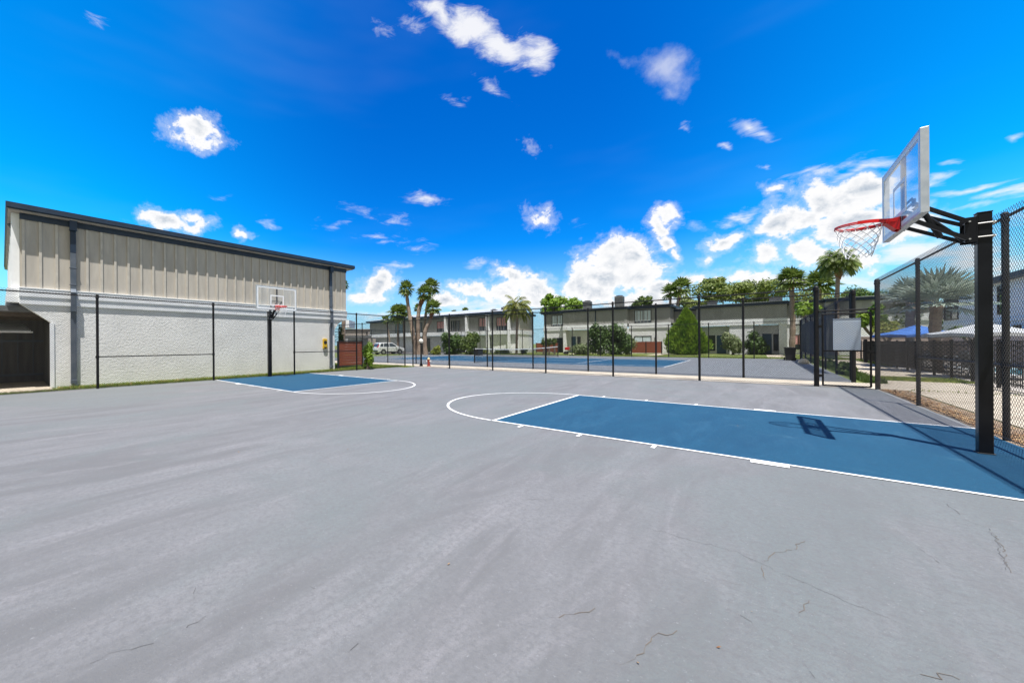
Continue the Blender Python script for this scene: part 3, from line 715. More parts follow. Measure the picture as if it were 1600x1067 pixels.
# ================================================================== basketball hoops
def hoop(label, up, ub, v0, s, ztop, zlow, group='adjustable basketball hoops on black poles'):
    """up pole u, ub board u, s: +1 when the board faces -u"""
    t = thing('basketball_hoop', label, 'basketball hoop', (up, v0, 0), group)
    a = .056 if s > 0 else .072
    b = MB(); b.box(up - a, v0 - a, 0, up + a, v0 + a, ztop); b.build('pole', m_polebk, t, bevel=.008)
    b = MB(); b.box(up - a - .012, v0 - a - .012, .009, up + a + .012, v0 + a + .012, .016); b.build('base_collar', m_crack, t)
    b = MB(); b.box(up - .13, v0 - .13, .003, up + .13, v0 + .13, .016) if False else b.box(up - a - .004, v0 - a - .004, ztop, up + a + .004, v0 + a + .004, ztop + .015); b.build('pole_cap', m_polebk, t, bevel=.004)
    for z in (ztop - .13, ztop - .30):
        b = MB()
        for dv in (-a - .012, a + .012): b.tube([(up - s * (a + .05), v0 + dv, z), (up + s * (a + .02), v0 + dv, z)], .008, 8)
        b.box(up + s * a, v0 - a - .02, z - .018, up + s * (a + .012), v0 + a + .02, z + .018)
        b.build('clamp_bolt', m_bolt, t)
    b = MB(); px = up - s * (a + .002)
    b.box(px, v0 - .085, ztop - .38, px - s * .012, v0 + .085, ztop - .02)
    for dv in (-.085, .077): b.box(px - s * .012, v0 + dv, ztop - .36, px - s * .10, v0 + dv + .008, ztop - .04)
    b.build('bracket', m_polebk, t, bevel=.002)
    zb0, zb1 = 2.96, 3.98; bd = ub
    # arms
    x0 = px - s * .07
    xb = bd + s * .07
    for (z1, z2) in ((ztop - .10, zlow + .22), (ztop - .32, zlow)):
        for sg in (-1, 1):
            b = MB(); b.bar((x0, v0 + sg * .095, z1), (xb, v0 + sg * .21, z2), .035, .045); b.build('arm', m_polebk, t, bevel=.003)
    b = MB(); b.tube([(x0 - s * .03, v0, ztop - .30), (xb + s * .05, v0, zlow + .20)], .022, 10)
    b.tube([(x0 - s * .20, v0, ztop - .24), (xb + s * .12, v0, zlow + .17)], .030, 10)
    b.build('strut', m_polebk, t)
    for z in (zlow + .22, zlow):
        b = MB(); b.tube([(xb, v0 - .26, z), (xb, v0 + .26, z)], .012, 8)
        for sg in (-.24, .24): b.box(bd + s * .06, v0 + sg - .02, z - .05, bd + s * .09, v0 + sg + .02, z + .05)
        b.build('board_pivot', m_polebk, t)
    for z in (ztop - .10, ztop - .32):
        b = MB(); b.tube([(x0, v0 - .12, z), (x0, v0 + .12, z)], .010, 8); b.build('pivot_pin', m_bolt, t)
    # backboard, tilted a touch as in the photo
    hw = .915
    bb = MB(); bb.quad((bd, v0 - hw + .04, zb0 + .03), (bd, v0 + hw - .04, zb0 + .03), (bd, v0 + hw - .04, zb1 - .03), (bd, v0 - hw + .04, zb1 - .03))
    bo = MB(); g2 = bd + s * .010
    gl = MB(); gl.quad((bd, v0 - hw + .034, zb0 + .034), (bd, v0 + hw - .034, zb0 + .034), (bd, v0 + hw - .034, zb1 - .034), (bd, v0 - hw + .034, zb1 - .034))
    gb = gl.build('backboard', m_bglass, t)
    fr = MB(); f0, f1 = bd - s * .008, bd + s * .062
    fr.box(f0, v0 - hw, zb0, f1, v0 - hw + .035, zb1); fr.box(f0, v0 + hw - .035, zb0, f1, v0 + hw, zb1)
    fr.box(f0, v0 - hw + .035, zb1 - .035, f1, v0 + hw - .035, zb1); fr.box(f0, v0 - hw + .035, zb0, f1, v0 + hw - .035, zb0 + .035)
    fr.build('board_frame', m_alu, gb, bevel=.004)
    mk = MB(); q0, q1 = bd - s * .004, bd - s * .001; w_ = .05
    bx, bz0, bz1 = .305, zb0 + .19, zb0 + .19 + .46
    mk.box(q0, v0 - bx, bz0, q1, v0 - bx + w_, bz1); mk.box(q0, v0 + bx - w_, bz0, q1, v0 + bx, bz1)
    mk.box(q0, v0 - bx + w_, bz1 - w_, q1, v0 + bx - w_, bz1); mk.box(q0, v0 - bx + w_, bz0, q1, v0 + bx - w_, bz0 + w_)
    e = .075; i_ = .055
    mk.box(q0, v0 - hw + .035, zb0 + .035, q1, v0 - hw + .035 + i_, zb1 - .035); mk.box(q0, v0 + hw - .035 - i_, zb0 + .035, q1, v0 + hw - .035, zb1 - .035)
    mk.box(q0, v0 - hw + .035 + i_, zb1 - .035 - i_, q1, v0 + hw - .035 - i_, zb1 - .035); mk.box(q0, v0 - hw + .035 + i_, zb0 + .035, q1, v0 + hw - .035 - i_, zb0 + .035 + i_)
    mk.build('target_marking', m_trim, gb)
    sp = MB(); sp.box(bd + s * .014, v0 - .03, zb0 + .035, bd + s * .055, v0 + .03, zb1 - .035)
    sp.box(bd + s * .056, v0 - .25, zlow - .05, bd + s * .066, v0 + .25, zlow - .01); sp.box(bd + s * .056, v0 - .25, zlow + .26, bd + s * .066, v0 + .25, zlow + .29)
    sp.build('board_support', m_polebk, gb)
    # rim
    zr = 3.10; rc = bd - s * (.15 + .23); rr_ = .232
    r = MB(); r.tube([(rc + rr_ * math.cos(k * math.pi / 24), v0 + rr_ * math.sin(k * math.pi / 24), zr) for k in range(48)], .0105, 8, closed=True)
    r.tube([(rc + (rr_ + .004) * math.cos(k * math.pi / 24), v0 + (rr_ + .004) * math.sin(k * math.pi / 24), zr - .022) for k in range(48)], .008, 6, closed=True)
    # side braces sweep back to the plate
    for sg in (-1, 1):
        pl = []
        for k in range(9):
            a2 = R(100 - 65 * k / 8); pl.append((rc + s * rr_ * math.cos(a2) * (1 + .02 * k), v0 + sg * rr_ * math.sin(a2) * 1.03, zr - .008))
        pl.append((bd - s * .03, v0 + sg * .075, zr - .008)); 
        for q, w in zip(pl[:-1], pl[1:]): r.bar(q, w, .012, .045)
    pz = [(bd - s * .004, zr + .03), (rc + s * (rr_ + .012), zr + .012), (rc + s * (rr_ + .012), zr - .03), (bd - s * .045, zr - .14), (bd - s * .004, zr - .15)]
    for dv in (-.085, .077): r.prism([(x, v0 + dv, z) for x, z in pz], (0, .008, 0))
    r.box(bd - s * .004, v0 - .085, zr - .15, bd - s * .012, v0 + .085, zr + .03)
    r.box(bd - s * .012, v0 - .08, zr + .012, rc + s * rr_, v0 + .08, zr + .02)
    r.quad((bd - s * .045, v0 - .085, zr - .14), (rc + s * (rr_ + .012), v0 - .085, zr - .03), (rc + s * (rr_ + .012), v0 + .085, zr - .03), (bd - s * .045, v0 + .085, zr - .14))
    rim = r.build('rim', m_red, t)
    # net: two families of strands making diamonds that narrow downward
    nb = MB(); nlv = 9; nst = 12
    def ring(k): 
        f = k / nlv; rad = .222 * (1 - f) ** 1.1 + .125 * f + (.02 * math.sin(f * 3.1)); return rad, zr - .03 - .43 * f
    for sgn in (1, -1):
        for j in range(nst):
            pts = []
            for k in range(nlv + 1):
                rad, z = ring(k); a2 = 2 * math.pi * (j + sgn * k * .5) / nst
                wob = .006 * math.sin(j * 2.3 + k * 1.7)
                pts.append((rc + (rad + wob) * math.cos(a2), v0 + (rad + wob) * math.sin(a2), z))
            nb.tube(pts, .0034, 5)
    for j in range(nst):   # loops over the hooks
        a2 = 2 * math.pi * j / nst; nb.tube([(rc + .222 * math.cos(a2), v0 + .222 * math.sin(a2), zr - .035), (rc + .232 * math.cos(a2), v0 + .232 * math.sin(a2), zr + .012)], .004, 5)
    nb.build('net', m_net, rim)
    return t
hoop('large basketball hoop with red rim at the right edge, standing in the near blue key', 5.87, 5.20, 0.0, 1, 3.03, 3.03)
hoop('far basketball hoop in front of the white wall and left fence', -13.02, -12.28, -.18, -1, 2.93, 3.08)
# ================================================================== two-storey building along the left side
UB = -14.75
bl = thing('apartment_building', 'large two storey building with taupe batten siding over a white stucco wall, on the left', 'building', (UB, -7.7, 0))
b = MB()   # ground-floor wall with its chamfered opening corners
poly = [(UB, -7.03, -.01), (UB, 4.40, -.01), (UB, 4.40, 2.12), (UB, 4.50, 2.36), (UB, 4.68, 2.60), (UB, 4.92, 2.76), (UB, 5.20, 2.85), (UB, -7.74, 2.85), (UB, -7.03, 2.26)]
b.prism(poly, (-.30, 0, 0)); b.build('ground_floor_wall', m_stucco, bl)
b = MB(); b.box(UB - .3, -7.76, 2.85, UB + .055, 5.27, 3.10); b.box(UB - .3, -7.77, 3.10, UB + .085, 5.28, 3.37); b.box(UB - .31, -7.765, 3.372, UB + .10, 5.275, 3.40)
b.build('white_band', m_trim, bl, bevel=.006)
b = MB(); b.box(UB - 14, -7.74, 3.40, UB, 5.26, 5.86); b.build('siding', m_siding, bl)
b = MB(); k = -7.70
while k < 5.26:
    b.box(UB + .0005, k, 3.402, UB + .034, min(k + .07, 5.258), 5.66); k += .394
b.box(UB + .0005, -7.74, 5.66, UB + .045, 5.26, 5.86) if False else None
b.build('batten', m_batten, bl)
b = MB(); b.box(UB + .001, -7.745, 5.665, UB + .055, 5.265, 5.86); b.build('frieze_board', m_navy, bl)
b = MB(); b.box(UB - 14.4, -8.03, 5.90, UB + .30, 5.66, 6.02); rf = b.build('roof', m_navy, bl)
b = MB(); b.box(UB - 14.4, -8.05, 6.022, UB + .33, 5.68, 6.10); b.box(UB + .302, -8.05, 5.93, UB + .34, 5.68, 6.02); b.build('roof_edge', m_navy, rf)
b = MB(); b.box(UB - 14.3, -8.0, 5.862, UB + .26, 5.6, 5.898); b.build('soffit', m_soffit, rf)
# side facing away from the court (seen edge on at the left): pilasters, balcony band, brackets
for i in range(7):
    u = UB - .12 - i * 1.9
    b = MB(); b.box(u - .5, -7.93, 3.37, u - .02, -7.745, 5.86); b.build('pilaster', m_trim, bl)
b = MB(); b.box(UB - 14, -8.06, 2.90, UB - .02, -7.745, 3.10); b.box(UB - 14, -8.04, 3.10, UB - .03, -7.745, 3.36); b.build('balcony_band', m_trim, bl)
b = MB(); b.tube([(UB - 1.6, -7.98, 5.8), (UB - 1.6, -7.82, 5.55), (UB - 1.6, -7.82, 3.4)], .05, 8); b.build('downspout', m_spout, bl)
# parking bay under the building
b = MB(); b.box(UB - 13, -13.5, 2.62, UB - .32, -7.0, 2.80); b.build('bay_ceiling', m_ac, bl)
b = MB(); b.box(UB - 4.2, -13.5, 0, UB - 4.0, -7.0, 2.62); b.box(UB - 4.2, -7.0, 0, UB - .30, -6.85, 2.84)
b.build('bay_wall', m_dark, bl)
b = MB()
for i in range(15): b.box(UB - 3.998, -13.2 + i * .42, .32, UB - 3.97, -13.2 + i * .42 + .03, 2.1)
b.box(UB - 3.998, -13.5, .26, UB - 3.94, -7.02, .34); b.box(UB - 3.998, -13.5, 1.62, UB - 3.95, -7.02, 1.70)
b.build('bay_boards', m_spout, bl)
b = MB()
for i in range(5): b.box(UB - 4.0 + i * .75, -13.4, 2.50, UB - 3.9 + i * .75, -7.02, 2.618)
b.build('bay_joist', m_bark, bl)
aw = thing('awning', 'small pale sloped awning inside the dark parking bay at the far left', 'awning', (UB - 1.7, -8.1, 1.9))
b = MB(); b.prism([(UB - 2.6, -8.9, 2.28), (UB - 2.6, -7.6, 2.28), (UB - 1.5, -7.45, 1.98), (UB - 1.5, -8.4, 1.98)], (0, 0, .03)); b.build('sheet', m_trim, aw)
b = MB(); b.box(UB - 1.53, -8.45, 1.93, UB - 1.47, -7.4, 1.98); b.box(UB - 3.9, -8.2, 1.96, UB - 1.5, -8.15, 2.0); b.build('frame', m_trim, aw)
def spout(v, low, up_navy):
    b = MB(); w = .075
    b.box(UB + .06, v - w - .02, 5.52, UB + .24, v + w + .02, 5.88); b.build('rain_head', m_navy, bl)
    b = MB(); b.box(UB + .03, v - w, 4.75, UB + .13, v + w, 5.52); b.build('upper_downspout', m_navy, bl, bevel=.01)
    b = MB(); b.box(UB + .03, v - w, 3.42, UB + .125, v + w, 4.748); b.bar((UB + .09, v, 3.44), (UB + .20, v, 3.30), .15, .09)
    b.box(UB + .12, v - w, 2.86, UB + .215, v + w, 3.32)
    for z in (4.2, 3.6): b.box(UB + .026, v - w - .02, z, UB + .135, v + w + .02, z + .03)
    b.build('middle_downspout', m_spout, bl, bevel=.008)
    b = MB(); b.box(UB + .115, v - w - .006, 2.66, UB + .22, v + w + .006, 2.855); b.bar((UB + .15, v, 2.70), (UB + .07, v, 2.42), .15, .09); b.box(UB + .02, v - w, .22, UB + .115, v + w, 2.45)
    b.box(UB + .016, v - w - .006, .10, UB + .17, v + w + .006, .24)
    b.build('lower_downspout', low, bl, bevel=.008)
spout(-6.47, m_spout, True); spout(4.16, m_spout, True)
b = MB(); b.box(UB + .002, 4.28, 0, UB + .05, 4.42, 2.2); b.build('corner_trim', m_trim, bl)
b = MB(); b.box(UB + .002, -7.06, 0, UB + .03, -6.95, 2.24); b.build('opening_trim', m_trim, bl)
# things on and beside it
w = thing('call_box', 'yellow call box with a dark symbol on the white stucco wall', 'call box', (UB, 3.78, 1.2))
b = MB(); b.box(UB, 3.65, 1.20, UB + .10, 3.91, 1.76); b.build('body', m_yellow, w, bevel=.02)
b = MB(); b.lathe((0, 0, 0), [(.001, .0), (.10, .0)], 16); b.v = [(UB + .104, 3.78 + x, 1.55 + y) for x, y, z in b.v]; b.box(UB + .1, 3.70, 1.22, UB + .106, 3.86, 1.30); b.box(UB + .106, 3.76, 1.48, UB + .112, 3.80, 1.64); b.build('symbol', m_frame, w)
w = thing('slatted_screen', 'brown horizontal board privacy screen at the end of the white wall', 'privacy screen', (-14.6, 4.6, 0))
for i in range(9):
    b = MB(); z = .20 + i * .155; b.box(-14.62, 4.62, z, -14.58, 6.28, z + .148); b.build('board', m_brown, w, bevel=.004)
b = MB(); b.box(-14.65, 4.54, 0, -14.55, 4.62, 1.63); b.box(-14.65, 6.28, 0, -14.55, 6.36, 1.63); b.box(-14.65, 4.62, 1.60, -14.55, 6.28, 1.65); b.box(-14.65, 4.62, .13, -14.55, 6.28, .18)
b.build('frame', m_frame, w)
w = thing('utility_frame', 'tall dark lattice pipe frame behind the brown slatted screen', 'pipe frame', (-15.6, 4.9, 0))
b = MB()
for v in (5.0, 5.5):
    b.tube([(-15.7, v, 0), (-15.7, v, 2.25), (-15.7, v + .12, 2.42)], .03, 8)
for z in (1.6, 1.9, 2.2): b.tube([(-15.7, 5.0, z), (-15.7, 5.5, z)], .018, 6)
for z in (1.6, 1.9): b.tube([(-15.7, 5.0, z), (-15.7, 5.5, z + .3)], .012, 6)
b.build('pipe', m_bark, w)
# ================================================================== facade helper
class Facade:
    """a wall line from A to B (plan); rect() cuts a pixel rectangle of the survey photo into wall metres"""
    def __init__(s, A, B):
        s.A = Vector((A[0], A[1], 0)); s.B = Vector((B[0], B[1], 0)); s.d = (s.B - s.A).normalized(); s.L = (s.B - s.A).length
        s.n = Vector((s.d.y, -s.d.x, 0))      # towards the camera
    def hit(s, px, py):
        r = ray(px, py); q = (s.A - Vector(CAM)).dot(s.n) / r.dot(s.n); p = Vector(CAM) + r * q
        return (p - s.A).dot(s.d), p.z
    def P(s, t, z, off=0): q = s.A + s.d * t + s.n * off; return (q.x, q.y, z)
    def slab(s, b, t0, z0, t1, z1, o0, o1):
        c = s.A + s.d * (t0 + t1) / 2 + s.n * (o0 + o1) / 2; c.z = (z0 + z1) / 2
        b.obox(c, s.d * abs(t1 - t0) / 2, s.n * abs(o1 - o0) / 2, (0, 0, abs(z1 - z0) / 2)); return b
def window(fa, par, t0, z0, t1, z1, pane=None, low=.35, out=.0, mull=1, name='window', blindlow=False):
    b = MB(); w = .07
    fa.slab(b, t0, z0, t1, z0 + w, out + .002, out + .06); fa.slab(b, t0, z1 - w, t1, z1, out + .002, out + .06)
    fa.slab(b, t0, z0 + w, t0 + w, z1 - w, out + .002, out + .06); fa.slab(b, t1 - w, z0 + w, t1, z1 - w, out + .002, out + .06)
    for i in range(mull):
        tm = t0 + (t1 - t0) * (i + 1) / (mull + 1); fa.slab(b, tm - .03, z0 + w, tm + .03, z1 - w, out + .002, out + .055)
    f = b.build(name, m_frame, par)
    zl = z0 + w + (z1 - z0) * low
    if pane is not None and low > 0:
        b = MB(); fa.slab(b, t0 + w, z0 + w, t1 - w, zl, out + .003, out + .02); b.build('pane', m_glass, f)
        b = MB(); fa.slab(b, t0 + w, zl, t1 - w, z1 - w, out + .003, out + .02); b.build('blind', pane, f)
    else:
        b = MB(); fa.slab(b, t0 + w, z0 + w, t1 - w, z1 - w, out + .003, out + .02); b.build('pane', pane or m_glass, f)
    return f
def battens(fa, par, t0, t1, z0, z1, m, step=.41, wid=.09):
    b = MB(); k = t0 + .1
    while k < t1 - wid: fa.slab(b, k, z0, k + wid, z1, .001, .03); k += step
    return b.build('batten', m, par)

# ---- townhouse row, middle block (u -22 .. -5.2)
def side_wall(par, name, m, x, y0, y1, z0, z1, th=.2, sgn=-1):
    b = MB(); b.box(x, y0, z0, x + sgn * th, y1, z1); return b.build(name, m, par)
def block(label, segs, zr, depth_v, group):
    """segs: list of (u0,u1,v,spec)"""
    u0 = segs[0][0]; t = thing('town_house', label, 'town house', (u0, segs[0][2], 0), group)
    for (a, c_, v, sp) in segs:
        b = MB(); b.box(a, v, 3.95, c_, depth_v, zr - .3); b.build('siding', m_sidfar, t)
        fa = Facade((a, v), (c_, v)); battens(fa, t, 0, c_ - a, 3.96, zr - .3, m_sidfar)
        b = MB(); b.box(a - .04, v - .10, 3.3, c_ + .04, v + .2, 3.6); b.box(a - .03, v - .07, 3.6, c_ + .03, v + .2, 3.95); b.build('white_band', m_trim, t)
        if sp.get('porch'):
            for (p0, p1) in sp['walls']:
                b = MB(); b.box(p0, v, 0, p1, depth_v, 3.3); b.build('ground_floor_wall', m_stucco2, t)
            b = MB(); b.box(a, v + 1.3, 0, c_, depth_v - .02, 3.3); b.build('porch_wall', m_stucco2, t)
        else:
            b = MB(); b.box(a, v, 0, c_, depth_v, 3.3); b.build('ground_floor_wall', m_stucco2, t)
        b = MB(); b.box(a - .35 if sp.get('ovl', 1) else a, v - .34, zr - .28, c_ + (.35 if sp.get('ovr', 1) else 0), depth_v, zr); rf = b.build('roof', m_navy, t)
        b = MB(); b.box(a - .1, v - .45, zr + .002, c_ + .1, depth_v, zr + .04); b.build('roof_cover', m_roof, rf)
    return t
gT = 'grey two storey town houses beyond the tennis court'
mid = block('grey town house block with twin lit windows and a chimney box, centre of row',
            [(-21.6, -18.0, 47.4, {'ovr': 0}), (-18.0, -9.45, 46.0, {'porch': 1, 'walls': [(-18.0, -17.6), (-14.0, -9.45)]}), (-9.45, -4.7, 47.2, {'ovl': 0})], 6.15, 58, gT)
fa = Facade((-21.6, 47.4), (-18.0, 47.4))
def pxwin(fa, par, x0, y0, x1, y1, **k):
    t0, z1 = fa.hit(x0, y0); t1, z0 = fa.hit(x1, y1); return window(fa, par, t0, z0, t1, z1, **k)
def pxslab(fa, par, name, m, x0, y0, x1, y1, o0, o1):
    t0, z1 = fa.hit(x0, y0); t1, z0 = fa.hit(x1, y1); b = MB(); fa.slab(b, t0, max(z0, 0), t1, z1, o0, o1); return b.build(name, m, par)
pxwin(fa, mid, 861.5, 493, 879.5, 515, pane=m_blind, low=.33)
pxwin(fa, mid, 863, 528, 879.5, 553, pane=m_glass, low=0)
fa = Facade((-9.45, 47.2), (-4.7, 47.2))
pxwin(fa, mid, 991.5, 485, 1018, 510, pane=m_blind, low=.33)
pxwin(fa, mid, 991, 525, 1018, 535.5, pane=m_blind, low=0)
pxslab(fa, mid, 'wall_lamp', m_frame, 1023, 526.5, 1025, 529, .002, .15)
fa = Facade((-18, 47.3), (-9, 47.3))
pxslab(fa, mid, 'door', m_door, 893, 526, 900, 552, .002, .06)
d_ = pxslab(fa, mid, 'door_frame', m_trim, 900.3, 526, 902, 552, .002, .08)
pxwin(fa, mid, 902.3, 526, 907.5, 552, pane=m_glass, low=0, mull=0)
fa = Facade((-18, 46), (-9.45, 46))
pxslab(fa, mid, 'drain_pipe', m_navy, 930, 484, 931.5, 506, .03, .10)

right = block('long grey town house block with navy front doors, right end of the row',
              [(-4.7, -2.0, 50.0, {'ovl': 0, 'ovr': 0}), (-2.0, 6.0, 47.0, {'porch': 1, 'walls': [(-2.0, -1.85), (1.15, 3.35), (5.35, 6.0)]}), (6.0, 8.9, 48.6, {'ovl': 0, 'ovr': 0}), (8.9, 16.0, 47.6, {'ovl': 0})], 5.75, 60, gT)
fa = Facade((-2, 48.3), (6, 48.3))
pxslab(fa, right, 'door', m_door, 1120, 524, 1134.5, 552.5, .002, .06); pxslab(fa, right, 'door', m_door, 1191, 521.5, 1206, 553, .002, .06)
for x in (1118, 1206.3): pxslab(fa, right, 'door_frame', m_trim, x, 523, x + 1.8, 553, .002, .09)
pxwin(fa, right, 1108, 524, 1117.8, 548, pane=m_glass, low=0, mull=0); pxwin(fa, right, 1208.3, 522, 1219.5, 548, pane=m_glass, low=0, mull=0)
fa = Facade((6, 48.6), (8.9, 48.6))
pxwin(fa, right, 1240, 481, 1252, 508, pane=m_blind, low=.4); pxwin(fa, right, 1240, 523, 1255, 546, pane=m_curtain, low=.3)
fa = Facade((-4.7, 50), (-2, 50))
pxwin(fa, right, 1066, 489, 1076, 500, pane=m_glass, low=0, mull=0)
# side walls of the projecting bays catch the sun
# roof boxes
def hvac(px, py0, py1, d, wid, label):
    p0 = at(px, py1, d); p1 = at(px, py0, d); hgt = p1.z - p0.z
    t = thing('rooftop_unit', label, 'air conditioner', (p0.x, p0.y, p0.z))
    b = MB(); b.box(p0.x - wid / 2, p0.y - wid / 2, p0.z - .4, p0.x + wid / 2, p0.y + wid / 2, p1.z); b.build('casing', m_ac, t, bevel=.03)
    b = MB(); b.lathe((p0.x, p0.y, p1.z), [(wid * .42, 0), (wid * .42, .08), (wid * .36, .1), (.01, .1)], 14)
    for k in range(3): b.box(p0.x - wid / 2 - .02, p0.y - wid / 2 - .02, p0.z + hgt * (.2 + .25 * k), p0.x + wid / 2 + .02, p0.y + wid / 2 + .02, p0.z + hgt * (.25 + .25 * k))
    b.build('fan_grille', m_frame, t); return t
gH = 'rooftop units on the town house roofs'
hvac(968, 463, 475, 48, .95, 'tall dark box on the roof of the middle town house block')
hvac(918, 471, 479, 49, .9, 'small dark rooftop unit left of the tall roof box')
hvac(1113, 471, 477, 50, 1.0, 'low grey rooftop unit behind the wide grey siding bay')
hvac(1212, 465, 473, 50, 1.3, 'grey rooftop unit left of the tall trunked palm')
hvac(772, 484, 489, 58, .8, 'low rooftop unit, left one of a pair on the far left block')
hvac(790, 480, 488, 58, 1.0, 'boxy rooftop unit on the far left block beside the drooping palm')

# brown patio fences
def patio_fence(x0, x1, v, y0, y1, label):
    a = on_v(x0, y0, v); c_ = on_v(x1, y0, v); t = thing('patio_fence', label, 'fence', (a.x, v, 0), 'brown patio fences at the town houses')
    zt = a.z; n = max(2, int((c_.x - a.x) / 1.9))
    for i in range(n + 1):
        u = a.x + (c_.x - a.x) * i / n; b = MB(); b.box(u - .05, v - .05, 0, u + .05, v + .05, zt + .04); b.build('post', m_frame, t)
    for i in range(n):
        u0 = a.x + (c_.x - a.x) * i / n + .05; u1 = a.x + (c_.x - a.x) * (i + 1) / n - .05
        b = MB(); b.box(u0, v - .02, .12, u1, v + .02, zt); b.build('board_panel', m_brown, t)
    return t
patio_fence(838, 872, 44.8, 536, 552, 'brown patio fence behind the right end of the tennis net')
patio_fence(986, 1034, 44.4, 534, 553, 'brown patio fence below the twin lit upper windows')

# ---- far left block, two wings at an angle
lf = thing('town_house', 'grey town house block with white fins and reddish curtains, left in the row', 'town house', tuple(at(765, 553, 56)), gT)
def gpl(px, d): p = at(px, 540, d); return (p.x, p.y)
pts = [gpl(578, 76), gpl(640, 66), gpl(700, 60.5), gpl(765, 56), gpl(811, 54)]
zr = 6.02
for i, (A_, B_) in enumerate(zip(pts[:-1], pts[1:])):
    fa = Facade(A_, B_); Ln = fa.L
    b = MB(); fa.slab(b, 0, 3.35, Ln, zr - .3, -8, 0); b.build('siding', m_sidfar, lf)
    battens(fa, lf, 0, Ln, 3.36, zr - .3, m_sidfar)
    b = MB(); fa.slab(b, 0, 2.75, Ln, 3.35, -.5, .35); b.build('white_band', m_trim, lf)
    b = MB(); fa.slab(b, 0, 0, Ln, 2.75, -8, -1.4); b.build('ground_floor_wall', m_stucco2, lf)
    b = MB(); fa.slab(b, -.3, zr - .28, Ln + .3, zr, -8, .75); rf = b.build('roof', m_navy, lf)
    b = MB(); b.prism([fa.P(-.3, zr + .003, .7), fa.P(Ln + .3, zr + .003, .7), fa.P(Ln + .3, zr + 1.35, -7.5), fa.P(-.3, zr + 1.35, -7.5)], (0, 0, -.002)); b.build('roof_cover', m_roof, rf)
def seg_for(px):
    xs = [578, 640, 700, 765, 811]
    for i in range(4):
        if px < xs[i + 1]: return Facade(pts[i], pts[i + 1])
    return Facade(pts[3], pts[4])
for px in (699, 731.5, 764, 796.5):
    fa = seg_for(px - 1 if px != 699 else 698); t_, _ = fa.hit(px, 500)
    b = MB(); fa.slab(b, t_ - .16, 0, t_ + .16, zr - .29, .002, .70); b.build('fin', m_trim, lf)
for (x0, x1, y0, y1, mt) in ((683, 695, 502.5, 520, m_curtain), (705, 719, 501.5, 520, m_glass), (748, 761, 497, 518, m_curtain), (776, 792, 496, 517, m_curtain), (652, 660, 504, 521, m_glass), (618, 630, 506, 522, m_glass)):
    fa = seg_for(x0); pxwin(fa, lf, x0, y0, x1, y1, pane=mt, low=.35 if mt is m_curtain else 0)
for (x0, x1) in ((752, 760), (786, 800), (712, 722), (655, 664)):
    fa = seg_for(x0); t0, z1 = fa.hit(x0, 528); t1, z0 = fa.hit(x1, 552)
    window(fa, lf, t0, .1, t1, 2.4, out=-1.4)
# end wall (lit siding over stucco)
E0 = Vector((pts[4][0], pts[4][1], 0)); q = at(833, 540, 61); fa = Facade((E0.x, E0.y), (q.x, q.y))
b = MB(); fa.slab(b, 0.02, 3.35, fa.L, zr - .3, -4, .05); b.build('end_siding', m_siding, lf)
b = MB(); fa.slab(b, -.05, 2.75, fa.L, 3.35, -4, .12); b.build('white_band', m_trim, lf)
b = MB(); fa.slab(b, 0.02, 0, fa.L, 2.75, -4, .05); b.build('end_wall', m_stucco2, lf)
b = MB(); fa.slab(b, -.2, zr - .28, fa.L + .2, zr + .002, -4, .45); b.build('roof', m_navy, lf)

# ---- beige warehouse and low canopies far left
def slabpx(par, name, m, x0, y0, x1, y1, d, th=8):
    a = at(x0, y1, d); c_ = at(x1, y0, d); rt = Vector((_cy, _sy, 0)); fw = Vector((-_sy, _cy, 0))
    wid = (c_ - a).dot(rt); cc = a + rt * wid / 2 + fw * th / 2; cc.z = (a.z + c_.z) / 2
    b = MB(); b.obox(cc, rt * wid / 2, fw * th / 2, (0, 0, (c_.z - a.z) / 2)); return b.build(name, m, par)
wh = thing('warehouse', 'long low beige block building seen behind the parked white car', 'warehouse', tuple(at(580, 553, 95)))
slabpx(wh, 'wall', m_beige, 533, 515.5, 640, 553, 95); slabpx(wh, 'parapet', m_soffit, 532, 513.5, 642, 515.4, 94.7, 9)
slabpx(wh, 'wall_patch', m_soffit, 575, 516, 579, 526, 94.9, .5); slabpx(wh, 'wall_vent', m_frame, 572, 519, 574, 522, 94.8, .5)
cp = thing('carport', 'low grey flat roofed carport between the slatted screen and the white car', 'carport', tuple(at(560, 553, 75)))
slabpx(cp, 'roof', m_ac, 534, 524, 583, 528.5, 75, 6)
slabpx(cp, 'back_wall', m_stucco2, 534, 529, 575, 551, 80, .3)
for x in (540, 560, 581): slabpx(cp, 'post', m_trim, x, 528.6, x + 1.2, 553, 75.3, .2)
nb_ = thing('white_outbuilding', 'pale flat structure just past the end of the left building', 'building', tuple(at(542, 553, 40)))
slabpx(nb_, 'wall', m_trim, 534, 500, 545.5, 512, 40, 3); 

